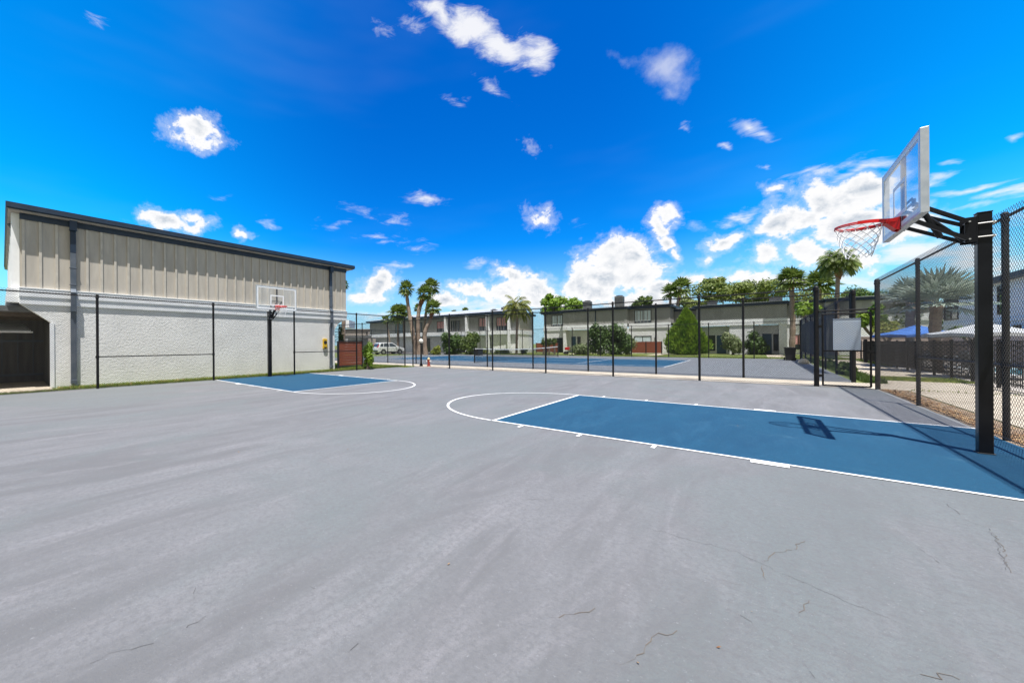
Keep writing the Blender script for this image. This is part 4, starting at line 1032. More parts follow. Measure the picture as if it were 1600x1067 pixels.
# ---- building at the right beyond the pool
rb = thing('apartment_building', 'pale two storey building with dark windows behind the pool umbrellas, far right', 'building', (15.4, 34.0, 0))
BU = 15.0
def rbv(px): return on_u(px, 500, BU).y
v_near, v_far = 18.0, rbv(1474)
b = MB(); b.box(BU, v_near, 0, BU + 9, v_far, 5.0); b.build('wall', m_stucco2, rb)
b = MB(); b.box(BU - .5, v_near - .5, 5.0, BU + 9, v_far + .5, 5.25); b.build('roof', m_navy, rb)
b = MB(); b.box(BU - .06, v_near, 2.55, BU - .002, v_far, 2.75); b.build('white_band', m_trim, rb)
for (x0, x1, y0, y1) in ((1476, 1498, 466, 503), (1560, 1577, 443, 496)):
    p0 = on_u(x0, y0, BU); p1 = on_u(x1, y1, BU); f_ = Facade((BU, p0.y), (BU, p1.y))
    f_ = Facade((BU, max(p0.y, p1.y)), (BU, min(p0.y, p1.y)))
    window(f_, rb, 0, 3.0, f_.L, 4.75, out=0.0, mull=1)
for (x0, x1) in ((1505, 1520), (1585, 1596)):
    p0 = on_u(x0, 500, BU); p1 = on_u(x1, 500, BU); f_ = Facade((BU, max(p0.y, p1.y)), (BU, min(p0.y, p1.y)))
    window(f_, rb, 0, .3, f_.L, 2.3, out=0.0, mull=1)
# tan garden wall behind the pool
tw = thing('garden_wall', 'low tan wall running behind the pool deck umbrellas', 'wall', (14.2, 30, 0))
b = MB(); b.box(14.0, 14, 0, 14.2, 36, 1.75); b.box(9.3, 36, 0, 14.2, 36.2, 1.75); b.build('wall', m_tan, tw)
b = MB(); b.box(13.95, 14, 1.752, 14.25, 36.25, 1.82); b.box(9.3, 35.95, 1.752, 13.94, 36.25, 1.82); b.build('coping', m_trim, tw)
# ---- picket fence of the pool
pf = thing('picket_fence', 'black steel picket fence around the pool, behind the right chain link fence', 'fence', (9.15, 6, 0))
y = 6.0; i = 0
b = MB()
while y < 31:
    b.box(9.14, y, .10, 9.158, y + .018, 1.40); y += .115
b.build('pickets', m_black, pf)
for k in range(15):
    v = 6 + k * 1.83; b = MB(); b.box(9.115, v - .035, 0, 9.185, v + .035, 1.46); b.build('post', m_black, pf)
for z in (.16, 1.24, 1.38):
    b = MB(); b.box(9.13, 6, z, 9.165, 31.5, z + .03); b.build('rail', m_black, pf)

# ---- umbrellas and deck furniture
def umbrella(c, r, zt, ze, m, label):
    t = thing('patio_umbrella', label, 'umbrella', (c[0], c[1], 0), 'patio umbrellas by the pool')
    b = MB(); n = 8; top = (c[0], c[1], zt)
    rg = [(c[0] + r * math.cos(2 * math.pi * k / n + .39), c[1] + r * math.sin(2 * math.pi * k / n + .39), ze) for k in range(n)]
    for k in range(n):
        p, q = Vector(rg[k]), Vector(rg[(k + 1) % n]); mid_ = (p + q) / 2 + Vector((0, 0, .05)); T = Vector(top)
        pm, qm = p.lerp(T, .5) - Vector((0, 0, .04)), q.lerp(T, .5) - Vector((0, 0, .04)); mm = (pm + qm) / 2 - Vector((0, 0, .03))
        for tri in ((p, mid_, mm, pm), (mid_, q, qm, mm), (pm, mm, T), (mm, qm, T)): b.quad(*tri)
        b.quad(p, mid_, mid_ - Vector((0, 0, .12)), p - Vector((0, 0, .12))); b.quad(mid_, q, q - Vector((0, 0, .12)), mid_ - Vector((0, 0, .12)))
    b.build('canopy', m, t)
    b = MB(); b.tube([(c[0], c[1], 0), (c[0], c[1], zt + .12)], .025, 8); b.build('pole', m_alu, t)
    b = MB()
    for q in rg: b.tube([(c[0], c[1], ze - .05), tuple(Vector(q).lerp(Vector(top), .5) - Vector((0, 0, .06)))], .010, 5)
    b.build('rib', m_alu, t)
    return t
umbrella((10.07, 23.87), 1.62, 2.27, 1.72, m_canopyb, 'bright blue patio umbrella on the pool deck')
umbrella((10.06, 15.92), 1.45, 2.10, 1.66, m_canopyw, 'pale grey patio umbrella behind the near hoop pole')
def patio_table(x, y, label):
    t = thing('patio_table', label, 'table', (x, y, 0)); b = MB(); b.lathe((x, y, .70), [(.001, 0), (.55, 0), (.56, .02), (.55, .04), (.001, .04)], 20); b.build('tabletop', m_alu, t)
    for k in range(4):
        a = .78 + k * 1.5708; b = MB(); b.tube([(x + .4 * math.cos(a), y + .4 * math.sin(a), 0), (x + .3 * math.cos(a), y + .3 * math.sin(a), .70)], .018, 6); b.build('leg', m_alu, t)
patio_table(10.07, 23.87, 'round metal table under the blue umbrella')
patio_table(10.06, 15.92, 'round metal table under the pale grey umbrella')
def patio_chair(x, y, a, lab):
    t = thing('patio_chair', lab, 'chair', (0, 0, 0), 'patio chairs on the pool deck')
    def L3(px, py, pz): return (px * math.cos(a) - py * math.sin(a), px * math.sin(a) + py * math.cos(a), pz)
    b = MB(); b.prism([L3(-.24, -.22, .42), L3(.24, -.22, .42), L3(.24, .22, .40), L3(-.24, .22, .40)], (0, 0, .03)); b.build('seat', m_furn, t)
    b = MB(); b.prism([L3(-.24, .22, .44), L3(.24, .22, .44), L3(.24, .32, .92), L3(-.24, .32, .92)], L3(0, .02, 0)); b.build('backrest', m_furn, t)
    for sx_, sy_ in ((-1, -1), (1, -1), (1, 1), (-1, 1)):
        b = MB(); b.tube([L3(sx_ * .25, sy_ * .24, 0), L3(sx_ * .25, sy_ * .22, .44)], .014, 6); b.build('leg', m_alu, t)
    for sx_ in (-1, 1):
        b = MB(); b.tube([L3(sx_ * .26, -.22, .44), L3(sx_ * .27, -.2, .64), L3(sx_ * .27, .25, .66)], .013, 6); b.build('armrest', m_alu, t)
    t.location = (x, y, 0); return t
for k, (x, y, a) in enumerate(((9.5, 23.0, 1.5), (11.0, 22.7, -1.2), (10.5, 24.2, .1), (9.75, 15.3, 2.0), (11.1, 15.6, -1.5), (10.4, 16.9, .2))): patio_chair(x, y, a, 'grey mesh patio chair on the ' + ('left', 'right', 'far')[k % 3] + (' side of the table under the blue umbrella' if k < 3 else ' side of the table under the pale umbrella'))

# ================================================================== tennis net, lamps, hydrant, bin
tn = thing('tennis_net', 'tennis net with a white top band across the blue court', 'tennis net', (-12.235, 15.3, 0))
for v in (14.9, 30.2):
    b = MB(); b.tube([(-12.235, v, 0), (-12.235, v, 1.10)], .045, 10); b.build('post', m_black, tn)
b = MB(); n = 20; zt_ = lambda k: 1.07 - .14 * math.sin(math.pi * k / n)
for k in range(n):
    v0 = 14.95 + 15.2 * k / n; v1 = 14.95 + 15.2 * (k + 1) / n
    b.quad((-12.235, v0, .03), (-12.235, v1, .03), (-12.235, v1, zt_(k + 1) - .06), (-12.235, v0, zt_(k) - .06))
b.build('netting', m_tnet, tn)
b = MB()
for k in range(n):
    v0 = 14.95 + 15.2 * k / n; v1 = 14.95 + 15.2 * (k + 1) / n
    b.bar((-12.235, v0, zt_(k) - .03), (-12.235, v1, zt_(k + 1) - .03), .03, .07)
b.build('top_band', m_trim, tn)
w = thing('scoreboard_box', 'small black box hung on the near post of the tennis net', 'box', (-12.2, 15.35, .6))
b = MB(); b.box(-12.32, 15.1, .55, -12.05, 15.75, .98); b.build('body', m_plast, w, bevel=.02)
b = MB(); b.box(-12.34, 15.08, .982, -12.03, 15.77, 1.01); b.build('lid', m_plast, w)
def lamp(x, y, h, label):
    t = thing('globe_lamp', label, 'lamp post', (x, y, 0), 'white globe lamps on black posts')
    b = MB(); b.tube([(x, y, 0), (x, y, h)], [.06, .045], 10); b.lathe((x, y, 0), [(.11, 0), (.11, .05), (.07, .18), (.05, .2)], 12); b.build('post', m_black, t)
    b = MB(); b.lathe((x, y, h), [(.06, -.02), (.10, .0), (.10, .04), (.05, .05)], 12); b.build('collar', m_black, t)
    b = MB(); rr = .145; b.lathe((x, y, h + .04 + rr), [(max(.002, rr * math.sin(math.pi * k / 12)), -rr * math.cos(math.pi * k / 12)) for k in range(13)], 20); b.build('globe', m_globe, t, smooth=True)
lamp(-12.75, 9.62, 1.43, 'white globe lamp on a black post beside the beige walk and hydrant')
lamp(-20.8, 37.1, 1.55, 'far white globe lamp on a black post by the drooping palm')
hy = thing('fire_hydrant', 'small red hydrant with a tan cap beside the globe lamp and fence', 'fire hydrant', (-12.35, 9.9, 0))
hx, hyy = -12.35, 9.9
b = MB(); b.lathe((hx, hyy, 0), [(.14, 0), (.14, .03), (.09, .05), (.085, .36), (.105, .38), (.105, .42), (.08, .43)], 14); b.build('barrel', m_hyd, hy, smooth=False)
b = MB(); b.lathe((hx, hyy, .43), [(.095, 0), (.085, .06), (.05, .11), (.02, .12), (.02, .15), (.002, .15)], 14); b.build('cap', m_cap, hy)
for s_ in (-1, 1):
    b = MB(); b.tube([(hx, hyy, .32), (hx + s_ * .14, hyy + s_ * .02, .32)], .04, 10); b.tube([(hx + s_ * .14, hyy + s_ * .02, .32), (hx + s_ * .165, hyy + s_ * .022, .32)], .05, 6); b.build('outlet', m_trim, hy)
w = thing('trash_bin', 'black wheeled trash bin at the end of the windscreen fence', 'trash bin', (5.45, 31.0, 0))
b = MB(); b.prism([(5.2, 30.72, .02), (5.78, 30.72, .02), (5.78, 31.3, .02), (5.2, 31.3, .02)], (0, 0, .90))
b.v = [(5.49 + (x - 5.49) * (1.12 if z > .5 else .86), 31.0 + (y - 31.0) * (1.12 if z > .5 else .86), z) for x, y, z in b.v]; b.build('body', m_plast, w, bevel=.03)
b = MB(); b.box(5.12, 30.6, .925, 5.86, 31.38, .99); b.box(5.2, 31.38, .90, 5.78, 31.46, .95); b.build('lid', m_plast, w, bevel=.02)
for s_ in (5.18, 5.80):
    b = MB(); b.tube([(s_ - .04, 31.3, .11), (s_ + .04, 31.3, .11)], .11, 12); b.build('wheel', m_rubber, w)
w = thing('white_stone', 'pale rounded rock near the trash bin at the foot of the windscreen', 'rock', (5.8, 25.3, 0))
b = MB(); b.lathe((5.85, 25.3, 0), [(.24, 0), (.27, .1), (.2, .24), (.09, .33), (.01, .35)], 9); b.v = [(x * 1 + .03 * math.sin(y * 40), y + .04 * math.sin(x * 31), z) for x, y, z in b.v]
b.build('stone', m_conc, w)
# red cart and potted bits at the porch of the middle block
w = thing('garden_cart', 'small red cart standing at the porch of the middle town house', 'cart', tuple(at(887, 553, 47)))
p = at(887, 553, 46.5)
b = MB(); b.box(p.x - .28, p.y - .25, .55, p.x + .22, p.y + .25, .9); b.build('tub', m_lampred, w, bevel=.05)
b = MB(); b.tube([(p.x + .22, p.y - .25, .7), (p.x + .8, p.y - .25, .95)], .03, 6); b.tube([(p.x - .2, p.y - .35, .2), (p.x - .2, p.y + .35, .2)], .2, 12); b.tube([(p.x + .4, p.y - .3, .6), (p.x + .6, p.y - .3, 0)], .03, 6); b.build('wheel', m_rubber, w)
# ================================================================== parked car
def suv(c, heading):
    t = thing('parked_car', 'white compact SUV parked behind the tennis court, seen from its rear corner', 'car', (c[0], c[1], 0))
    ca, sa = math.cos(heading), math.sin(heading)
    def X(x, y, z): return (c[0] + x * ca - y * sa, c[1] + x * sa + y * ca, z)
    # side profile (x forward, z up), body lofted over the width with a tumblehome
    low = [(-2.22, .45), (-2.27, .62), (-2.25, .90), (-2.18, 1.02), (1.35, 1.00), (1.55, .98), (2.05, .86), (2.22, .70), (2.26, .45), (2.15, .27), (-2.1, .27)]
    ys = [(-.90, .94), (-.86, 1.0), (0, 1.01), (.86, 1.0), (.90, .94)]
    b = MB(); n = len(low); b0 = len(b.v)
    for (y, k) in ys:
        for (x, z) in low: b.v.append(X(x * k, y, .62 + (z - .62) * (k if abs(y) > .88 else 1)))
    for i in range(len(ys) - 1):
        for k in range(n):
            j = (k + 1) % n; b.f.append((b0 + i * n + k, b0 + i * n + j, b0 + (i + 1) * n + j, b0 + (i + 1) * n + k)); b.mi.append(0)
    b.f.append(tuple(b0 + k for k in range(n))[::-1]); b.mi.append(0); b.f.append(tuple(b0 + (len(ys) - 1) * n + k for k in range(n))); b.mi.append(0)
    body = b.build('body', m_car, t, bevel=.04)
    cab = [(-2.12, 1.0), (-1.80, 1.58), (-1.5, 1.66), (-.2, 1.68), (.35, 1.58), (1.30, 1.0)]
    b = MB(); n = len(cab); b0 = 0
    for y in (-1, 1):
        for (x, z) in cab: b.v.append(X(x, y * (.86 - (z - 1.0) * .24), z))
    for k in range(n - 1): b.f.append((k, k + 1, n + k + 1, n + k)); b.mi.append(0)
    b.f.append(tuple(range(n))[::-1]); b.mi.append(0); b.f.append(tuple(range(n, 2 * n))); b.mi.append(0)
    b.build('cabin', m_car, t, bevel=.05)
    def glass(nm, pts, off): 
        b = MB(); b.prism([X(*p) for p in pts], (off[0] * ca - off[1] * sa, off[0] * sa + off[1] * ca, off[2])); b.build(nm, m_glass, t)
    for s in (-1, 1):
        yy = lambda z: s * (.866 - (z - 1.0) * .24)
        for q in ([(-1.25, 1.06), (-1.15, 1.55), (-.42, 1.58), (-.40, 1.06)], [(-.32, 1.06), (-.32, 1.58), (.22, 1.53), (.98, 1.06)], [(-1.88, 1.10), (-1.62, 1.50), (-1.27, 1.52), (-1.35, 1.07)]):
            glass('side_window', [(x, yy(z), z) for x, z in q], (0, s * .008, 0))
        b = MB(); b.box(0, 0, 0, 0, 0, 0) if False else b.prism([X(-2.19, s * .60, .95), X(-2.19, s * .86, .95), X(-1.93, s * .78, 1.38), X(-1.93, s * .66, 1.38)], (-.05 * ca, -.05 * sa, .01)); b.build('tail_lamp', m_lampred, t)
        for xw in (-1.32, 1.32):
            b = MB(); b.tube([X(xw, s * .70, .33), X(xw, s * .915, .33)], .335, 20); wh_ = b.build('wheel', m_rubber, t)
            b = MB(); b.tube([X(xw, s * .915, .33), X(xw, s * .925, .33)], .215, 16)
            b.build('rim', m_chrome, wh_)
            b = MB(); b.tube([X(xw, s * .86, .36), X(xw, s * .903, .36)], .41, 20); b.build('wheel_arch', m_frame, t)
        b = MB(); b.prism([X(-2.0, s * .905, .27), X(2.0, s * .905, .27), X(2.0, s * .905, .42), X(-2.0, s * .905, .42)], (s * -.01 * sa, s * .01 * ca, 0)); b.build('sill', m_frame, t)
        b = MB(); b.obox(X(.75, s * .97, 1.08), (.07 * ca, .07 * sa, 0), (-.08 * sa, .08 * ca, 0), (0, 0, .07)); b.build('mirror', m_car, t, bevel=.02)
    glass('rear_window', [(-2.10, -.62, 1.08), (-2.10, .62, 1.08), (-1.84, .56, 1.50), (-1.84, -.56, 1.50)], (-.03, 0, .012))
    b = MB(); b.obox(X(-2.27, 0, .48), (.03 * ca, .03 * sa, 0), (-.84 * sa, .84 * ca, 0), (0, 0, .10)); b.build('rear_bumper', m_frame, t, bevel=.02)
    b = MB(); b.obox(X(-2.285, 0, .80), (.01 * ca, .01 * sa, 0), (-.18 * sa, .18 * ca, 0), (0, 0, .07)); b.build('number_plate', m_blind, t)
    return t
_p = at(607, 553, 53.5)
suv((_p.x, _p.y), R(41 + 38))
_p2 = at(592, 545, 66)
# ================================================================== vegetation
def leaf_card(b, c, d, n, l, w):
    """a bent pointed leaf: two triangles and a quad along d"""
    s_ = d.cross(n)
    if s_.length < 1e-4: return
    s_.normalize(); m1 = c + d * l * .5
    b.quad(c, m1 + s_ * w, c + d * l - n * l * .12, m1 - s_ * w)
def fan_palm(b, top, Rr, nl, rr, seg=11, el=(-50, 85), pet=.42, stiff=.18):
    for i in range(nl):
        f = (i + .5) / nl
        e = R(el[0] + (el[1] - el[0]) * (f ** .8) + rr.uniform(-9, 9)); a = i * 2.39996 + rr.uniform(-.3, .3)
        d = Vector((math.cos(a) * math.cos(e), math.sin(a) * math.cos(e), math.sin(e)))
        sc = Rr * rr.uniform(.85, 1.12)
        base = top + d * sc * pet
        up = Vector((0, 0, 1)) - d * d.z
        up = up.normalized() if up.length > .1 else Vector((1, 0, 0))
        side = d.cross(up)
        q = top + Vector((0, 0, -.02)); w = side * Rr * .012
        b.quad(q - w, q + w, base + w * .7, base - w * .7)
        ln = sc * (1 - pet)
        for k in range(seg):
            th = R(-115 + 230 * (k + .5) / seg) + rr.uniform(-.04, .04)
            dd = (d * math.cos(th) + side * math.sin(th)).normalized()
            fold = up * (.10 if k % 2 else -.02)
            l_ = ln * (1 - .28 * abs(th) / 2.0) * rr.uniform(.9, 1.08)
            wv = dd.cross(up).normalized() * ln * 2.3 / seg * (.62 if seg > 20 else .5)
            p1 = base + (dd + fold) * l_ * .55 - Vector((0, 0, stiff * .25 * l_)); p2 = base + dd * l_ - Vector((0, 0, stiff * 1.4 * l_ * (1 - .4 * d.z)))
            b.quad(base, p1 - wv, p2, p1 + wv)
def trunk(b, pts, r0, r1, n=10, rough=.08, rr=None):
    P_ = [Vector(p) for p in pts]; out = []; rs = []
    m = 14
    for i in range(m + 1):
        t = i / m * (len(P_) - 1); k = min(int(t), len(P_) - 2); f = t - k
        p0 = P_[max(k - 1, 0)]; p1 = P_[k]; p2 = P_[k + 1]; p3 = P_[min(k + 2, len(P_) - 1)]
        q = .5 * ((2 * p1) + (p2 - p0) * f + (2 * p0 - 5 * p1 + 4 * p2 - p3) * f * f + (3 * p1 - p0 - 3 * p2 + p3) * f ** 3)
        out.append(q); rs.append((r0 + (r1 - r0) * i / m) * (1 + (rough if i % 2 else -rough)))
    rs[0] *= 1.25
    b.tube(out, rs, n)
GP = 'cabbage palms with fan crowns'
def palm(label, base, top, Rr, nl=34, r0=.19, r1=.15, seed=1, mid=None, boots=0, mat=None, ground=True, group=GP, seg=11, **k):
    rr = random.Random(seed); base = Vector(base); top = Vector(top)
    if ground: base.z = 0
    t = thing('palm_tree', label, 'palm tree', tuple(base), group)
    b = MB(); pts = [base] + ([Vector(m_) for m_ in mid] if mid else [base.lerp(top, .5) + Vector((rr.uniform(-.1, .1), rr.uniform(-.1, .1), 0))]) + [top]
    trunk(b, pts, r0, r1); b.build('trunk', m_trunk, t)
    b = MB(); fan_palm(b, top, Rr, nl, rr, seg=seg, **k); b.build('crown', mat or m_palm, t)
    if boots:
        b = MB(); dirn = (top - pts[-2]).normalized()
        for i in range(int(60 * boots)):
            a = rr.uniform(0, 6.28); z = rr.uniform(0, boots); c = top - dirn * z; o = Vector((math.cos(a), math.sin(a), 0)) * r1 * .8
            leaf_card(b, c + o, (o.normalized() * .8 + Vector((0, 0, -.8 if z < boots * .3 else .8))).normalized(), o.normalized(), .30, .05)
        b.tube([top - dirn * boots, top - dirn * boots * .5, top], [r1 * 1.05, r1 * 1.35, r1 * .9], 9); b.build('boots', m_boot, t)
    return t
def AP(x, y, d): return at(x, y, d)
DP = 50
palm('tallest slim fan palm left of the trio, crown high above the grey block', AP(650, 553, DP), AP(634.5, 452, DP), 1.42, mid=[AP(645, 520, DP), AP(638, 480, DP)], seed=3, r0=.34, r1=.20, boots=.9)
palm('fan palm in the middle of the leaning trio with a thick brown booted neck', AP(656, 553, DP), AP(663, 459, DP), 1.42, mid=[AP(653, 515, DP), AP(655, 482, DP)], seed=4, r0=.30, r1=.24, boots=1.8)
palm('fan palm of the trio whose crown overlaps the middle one on the right', AP(661, 553, DP + 2), AP(674, 448, DP + 2), 1.5, mid=[AP(663, 515, DP + 2), AP(667, 480, DP + 2)], seed=5, r0=.24, r1=.18)
palm('fan palm leaning right with the lowest crown of the trio', AP(665, 553, DP - 1), AP(676.5, 482, DP - 1), 1.48, mid=[AP(664, 520, DP - 1), AP(673, 500, DP - 1)], seed=6, r0=.30, r1=.20, boots=1.5)
palm('small crowned fan palm peeping between the tall palms', AP(655, 553, DP + 4), AP(653, 482, DP + 4), .85, seed=7, r0=.2, r1=.15)
palm('broad fan palm with a full green crown above the white car', AP(621.5, 545, DP + 8), AP(621, 490, DP + 8), 1.9, nl=46, seed=8, r0=.16, r1=.14, el=(-70, 85))
palm('second crown of fan leaves tucked behind the broad palm by the car', AP(632, 548, DP + 9), AP(631, 487, DP + 9), 1.4, nl=30, seed=18, r0=.16, r1=.14)
palm('thin stemmed palm leaning left above the white car', AP(610, 545, DP + 6), AP(603, 500, DP + 6), .95, nl=24, mid=[AP(608, 525, DP + 6)], seed=9, r0=.13, r1=.10)
palm('palm crown just showing past the corner of the left building roof', AP(536, 553, 34), AP(538, 445, 34), .62, nl=22, seed=10)
palm('tiny far palm top behind the flat roof of the left block', AP(727, 553, 75), AP(727, 486, 75), 1.0, nl=24, seed=11)
palm('tiny low palm top left of another behind the flat roof', AP(709, 553, 75), AP(709, 490.5, 75), 1.05, nl=20, seed=12)
palm('fan palm pair left crown above the inner corner of the town houses', AP(1048, 553, 62), AP(1047.5, 457, 62), 1.8, nl=30, seed=13, r0=.2, r1=.17, boots=1.2)
palm('fan palm pair right and taller crown above the town house corner', AP(1059, 553, 60), AP(1064, 451, 60), 2.1, nl=40, mid=[AP(1057, 490, 60)], seed=14, r0=.22, r1=.2, boots=2.0)
palm('fan palm with a long straight pale trunk in front of the right town house', AP(1237, 549, 38.5), AP(1236, 439, 38.5), 1.7, nl=52, seed=15, r0=.26, r1=.19, boots=.9, seg=13)
palm('wide dense fan palm behind the right end of the town house roof', AP(1281, 553, 56), AP(1281, 444, 56), 2.6, nl=54, seed=16, el=(-35, 88), r0=.2, r1=.2, seg=13)
# mid palm with yellowing drooping fronds
def feather(b, top, Rr, nf, rr, droop=1.0, leafl=.22, nleaf=16, el=(-20, 80)):
    for i in range(nf):
        e = R(el[0] + (el[1] - el[0]) * ((i + .5) / nf) ** .9); a = i * 2.39996 + rr.uniform(-.2, .2)
        h = Vector((math.cos(a), math.sin(a), 0)); p = top.copy(); v = h * math.cos(e) + Vector((0, 0, math.sin(e))); L_ = Rr * rr.uniform(.9, 1.15); st_ = L_ / nleaf
        for k in range(nleaf):
            q = p + v * st_; s_ = v.cross(Vector((0, 0, 1)))
            if s_.length < .05: s_ = Vector((1, 0, 0))
            s_.normalize(); w = s_ * Rr * .008
            b.quad(p - w, p + w, q + w, q - w)
            ll = leafl * Rr * (.5 + .8 * math.sin(math.pi * (k + 1) / (nleaf + 1.5)))
            for sg in (-1, 1):
                dd = (s_ * sg + v * .55 + Vector((0, 0, -.55 * droop + rr.uniform(-.15, .15)))).normalized()
                leaf_card(b, q, dd, Vector((0, 0, 1)), ll, ll * .07)
            v = (v + Vector((0, 0, -1)) * droop * 1.5 / nleaf).normalized(); p = q
def fpalm(label, base, top, Rr, nf, seed, mat, r0=.16, r1=.12, shaft=None, **k):
    rr = random.Random(seed); base = Vector(base); base.z = 0; top = Vector(top); t = thing('palm_tree', label, 'palm tree', tuple(base))
    b = MB(); trunk(b, [base, base.lerp(top, .5), top], r0, r1, rough=.03); b.build('trunk', m_trunk, t)
    b = MB(); feather(b, top, Rr, nf, rr, **k); b.build('crown', mat, t)
    if shaft:
        b = MB(); b.tube([top - Vector((0, 0, shaft)), top - Vector((0, 0, shaft * .6)), top - Vector((0, 0, .1))], [r1 * 1.1, r1 * 2.1, r1 * 1.1], 10); b.build('boots', m_boot, t)
    return t
fpalm('drooping feather palm with yellow and green fronds before the left block', AP(807, 553, 48), AP(808, 480, 48), 2.2, 34, 21, m_palmy, droop=1.5, nleaf=16, leafl=.3)
fpalm('tall feather palm with a swollen orange crownshaft against the white cloud', AP(1305, 553, 38), AP(1310, 411, 38), 1.78, 60, 22, m_palm, r0=.22, r1=.15, shaft=1.7, droop=1.5, leafl=.30, nleaf=22, el=(-10, 85))
# silver fan palm by the pool
sv = palm('silver leaved fan palm with large stiff fans by the pool, seen through the right fence', AP(1466, 535, 17), AP(1464, 476, 17), 1.85, nl=26, seed=31, r0=.15, r1=.2, mat=m_silver, seg=22, el=(-25, 82), pet=.42, stiff=.06, group=None, boots=.0)
palm('low silver fan palm left of the larger one behind the fence', AP(1425, 540, 21), AP(1424, 470, 21), 1.55, nl=24, seed=32, r0=.16, r1=.18, mat=m_silver, seg=22, el=(-15, 80), pet=.42, stiff=.06, group=None)

def crown(b, c, rad, n, size, rr, nb=14, flatb=.35, sr=(.18, .38)):
    """leaf sized faces gathered in clumps spread through an uneven volume"""
    c = Vector(c); cl = []
    for i in range(nb):
        while True:
            p = Vector((rr.uniform(-1, 1), rr.uniform(-1, 1), rr.uniform(-1, 1)))
            if p.length < 1 and p.length > .25: break
        if p.z < 0: p.z *= (1 - flatb)
        cl.append((Vector((p.x * rad[0], p.y * rad[1], p.z * rad[2])) * .78, rr.uniform(*sr)))
    for i in range(n):
        q, s = cl[rr.randrange(nb)]
        d = Vector((rr.gauss(0, 1), rr.gauss(0, 1), rr.gauss(0, 1))); d.normalize()
        rr_ = s * (rr.random() ** .35)
        p = c + q + Vector((d.x * rad[0], d.y * rad[1], d.z * rad[2])) * rr_
        nrm = (d + Vector((rr.uniform(-.7, .7), rr.uniform(-.7, .7), rr.uniform(-.3, .9)))).normalized()
        dd = nrm.cross(Vector((rr.uniform(-1, 1), rr.uniform(-1, 1), rr.uniform(-1, 1))))
        if dd.length < .05: continue
        leaf_card(b, p, dd.normalized(), nrm, size * rr.uniform(.6, 1.4), size * rr.uniform(.25, .42))
    return cl
def tree(name, label, cat, base, c, rad, n, size, mat, seed, nb=14, tr=.14, bark=None, group=None, limbs=6, **k):
    rr = random.Random(seed); base = Vector(base); base.z = 0; c = Vector(c)
    t = thing(name, label, cat, tuple(base), group)
    b = MB(); cl = crown(b, c, rad, n, size, rr, nb, **k); b.build('crown' if cat == 'tree' else 'foliage', mat, t)
    b = MB(); fork = base.lerp(c, .55); b.tube([base, base.lerp(fork, .5) + Vector((tr * .4, 0, 0)), fork], [tr, tr * .85, tr * .7], 8)
    for q, s in cl[:limbs]:
        e = c + q; m_ = fork.lerp(e, .5) + Vector((0, 0, -.06 * (e - fork).length)); b.tube([fork, m_, e], [tr * .55, tr * .35, tr * .12], 6)
    b.build('trunk' if cat == 'tree' else 'stem', bark or m_bark, t); return t
def ptree(name, label, cat, x0, x1, y0, y1, d, n, size, mat, seed, dep=None, yb=553, **k):
    a = at(x0, y1, d); c_ = at(x1, y0, d); c = (a + c_) / 2; w = (Vector((c_.x, c_.y, 0)) - Vector((a.x, a.y, 0))).length / 2; h = abs(c_.z - a.z) / 2
    return tree(name, label, cat, (c.x, c.y, 0), c, (w, dep or w, h), n, size, mat, seed, **k)
# trees behind the roofs
ptree('broadleaf_tree', 'rounded bright green tree top behind the middle town house, left part', 'tree', 838, 887, 458, 500, 66, 4200, .42, m_leafb, 41)
ptree('broadleaf_tree', 'bright green tree top right of the rounded one, behind the roof', 'tree', 876, 914, 462, 500, 68, 2600, .42, m_leafb, 42)
ptree('broadleaf_tree', 'small loose green tree top right of the tall roof box', 'tree', 986, 1019, 457, 492, 64, 1500, .38, m_leafm, 43, nb=9)
gO = 'spreading oaks behind the right town houses'
ptree('oak_tree', 'tall airy oak top against the sky, left of the spreading oaks', 'tree', 1088, 1180, 422, 486, 64, 5200, .42, m_leafo, 44, nb=34, sr=(.12, .27), group=gO)
ptree('oak_tree', 'spreading oak with open olive crown behind the wide grey bay', 'tree', 1140, 1232, 432, 486, 70, 5600, .42, m_leafo, 45, nb=34, sr=(.14, .30), group=gO)
ptree('oak_tree', 'low olive oak crown between the paired palms and the tall oak', 'tree', 1060, 1125, 455, 492, 66, 2800, .40, m_leafo, 46, nb=16, group=gO)
ptree('oak_tree', 'oak crown behind the wide fan palm and the feather palm', 'tree', 1240, 1345, 440, 500, 66, 5200, .42, m_leafo, 47, nb=32, sr=(.14, .30), group=gO)
ptree('oak_tree', 'dense oak crown filling the gap above the gate', 'tree', 1325, 1395, 436, 520, 46, 6500, .28, m_leafd, 48, nb=22, group=gO)
ptree('broadleaf_tree', 'bright green broad leaved tree between the gate and the silver palm', 'tree', 1338, 1384, 468, 528, 34, 3200, .26, m_leafb, 49, nb=14)
ptree('broadleaf_tree', 'dark leafy tree behind the low silver palm and blue umbrella', 'tree', 1375, 1440, 450, 536, 36, 5200, .26, m_leafm, 50, nb=18)
ptree('broadleaf_tree', 'tall dark hedge tree between the blue umbrella and the pale building', 'tree', 1425, 1490, 470, 540, 40, 3800, .28, m_leafd, 51, nb=16)
ptree('broadleaf_tree', 'small bright leaved tree over the windscreen fence', 'tree', 1245, 1292, 468, 500, 35, 1500, .26, m_leafb, 52, nb=10)
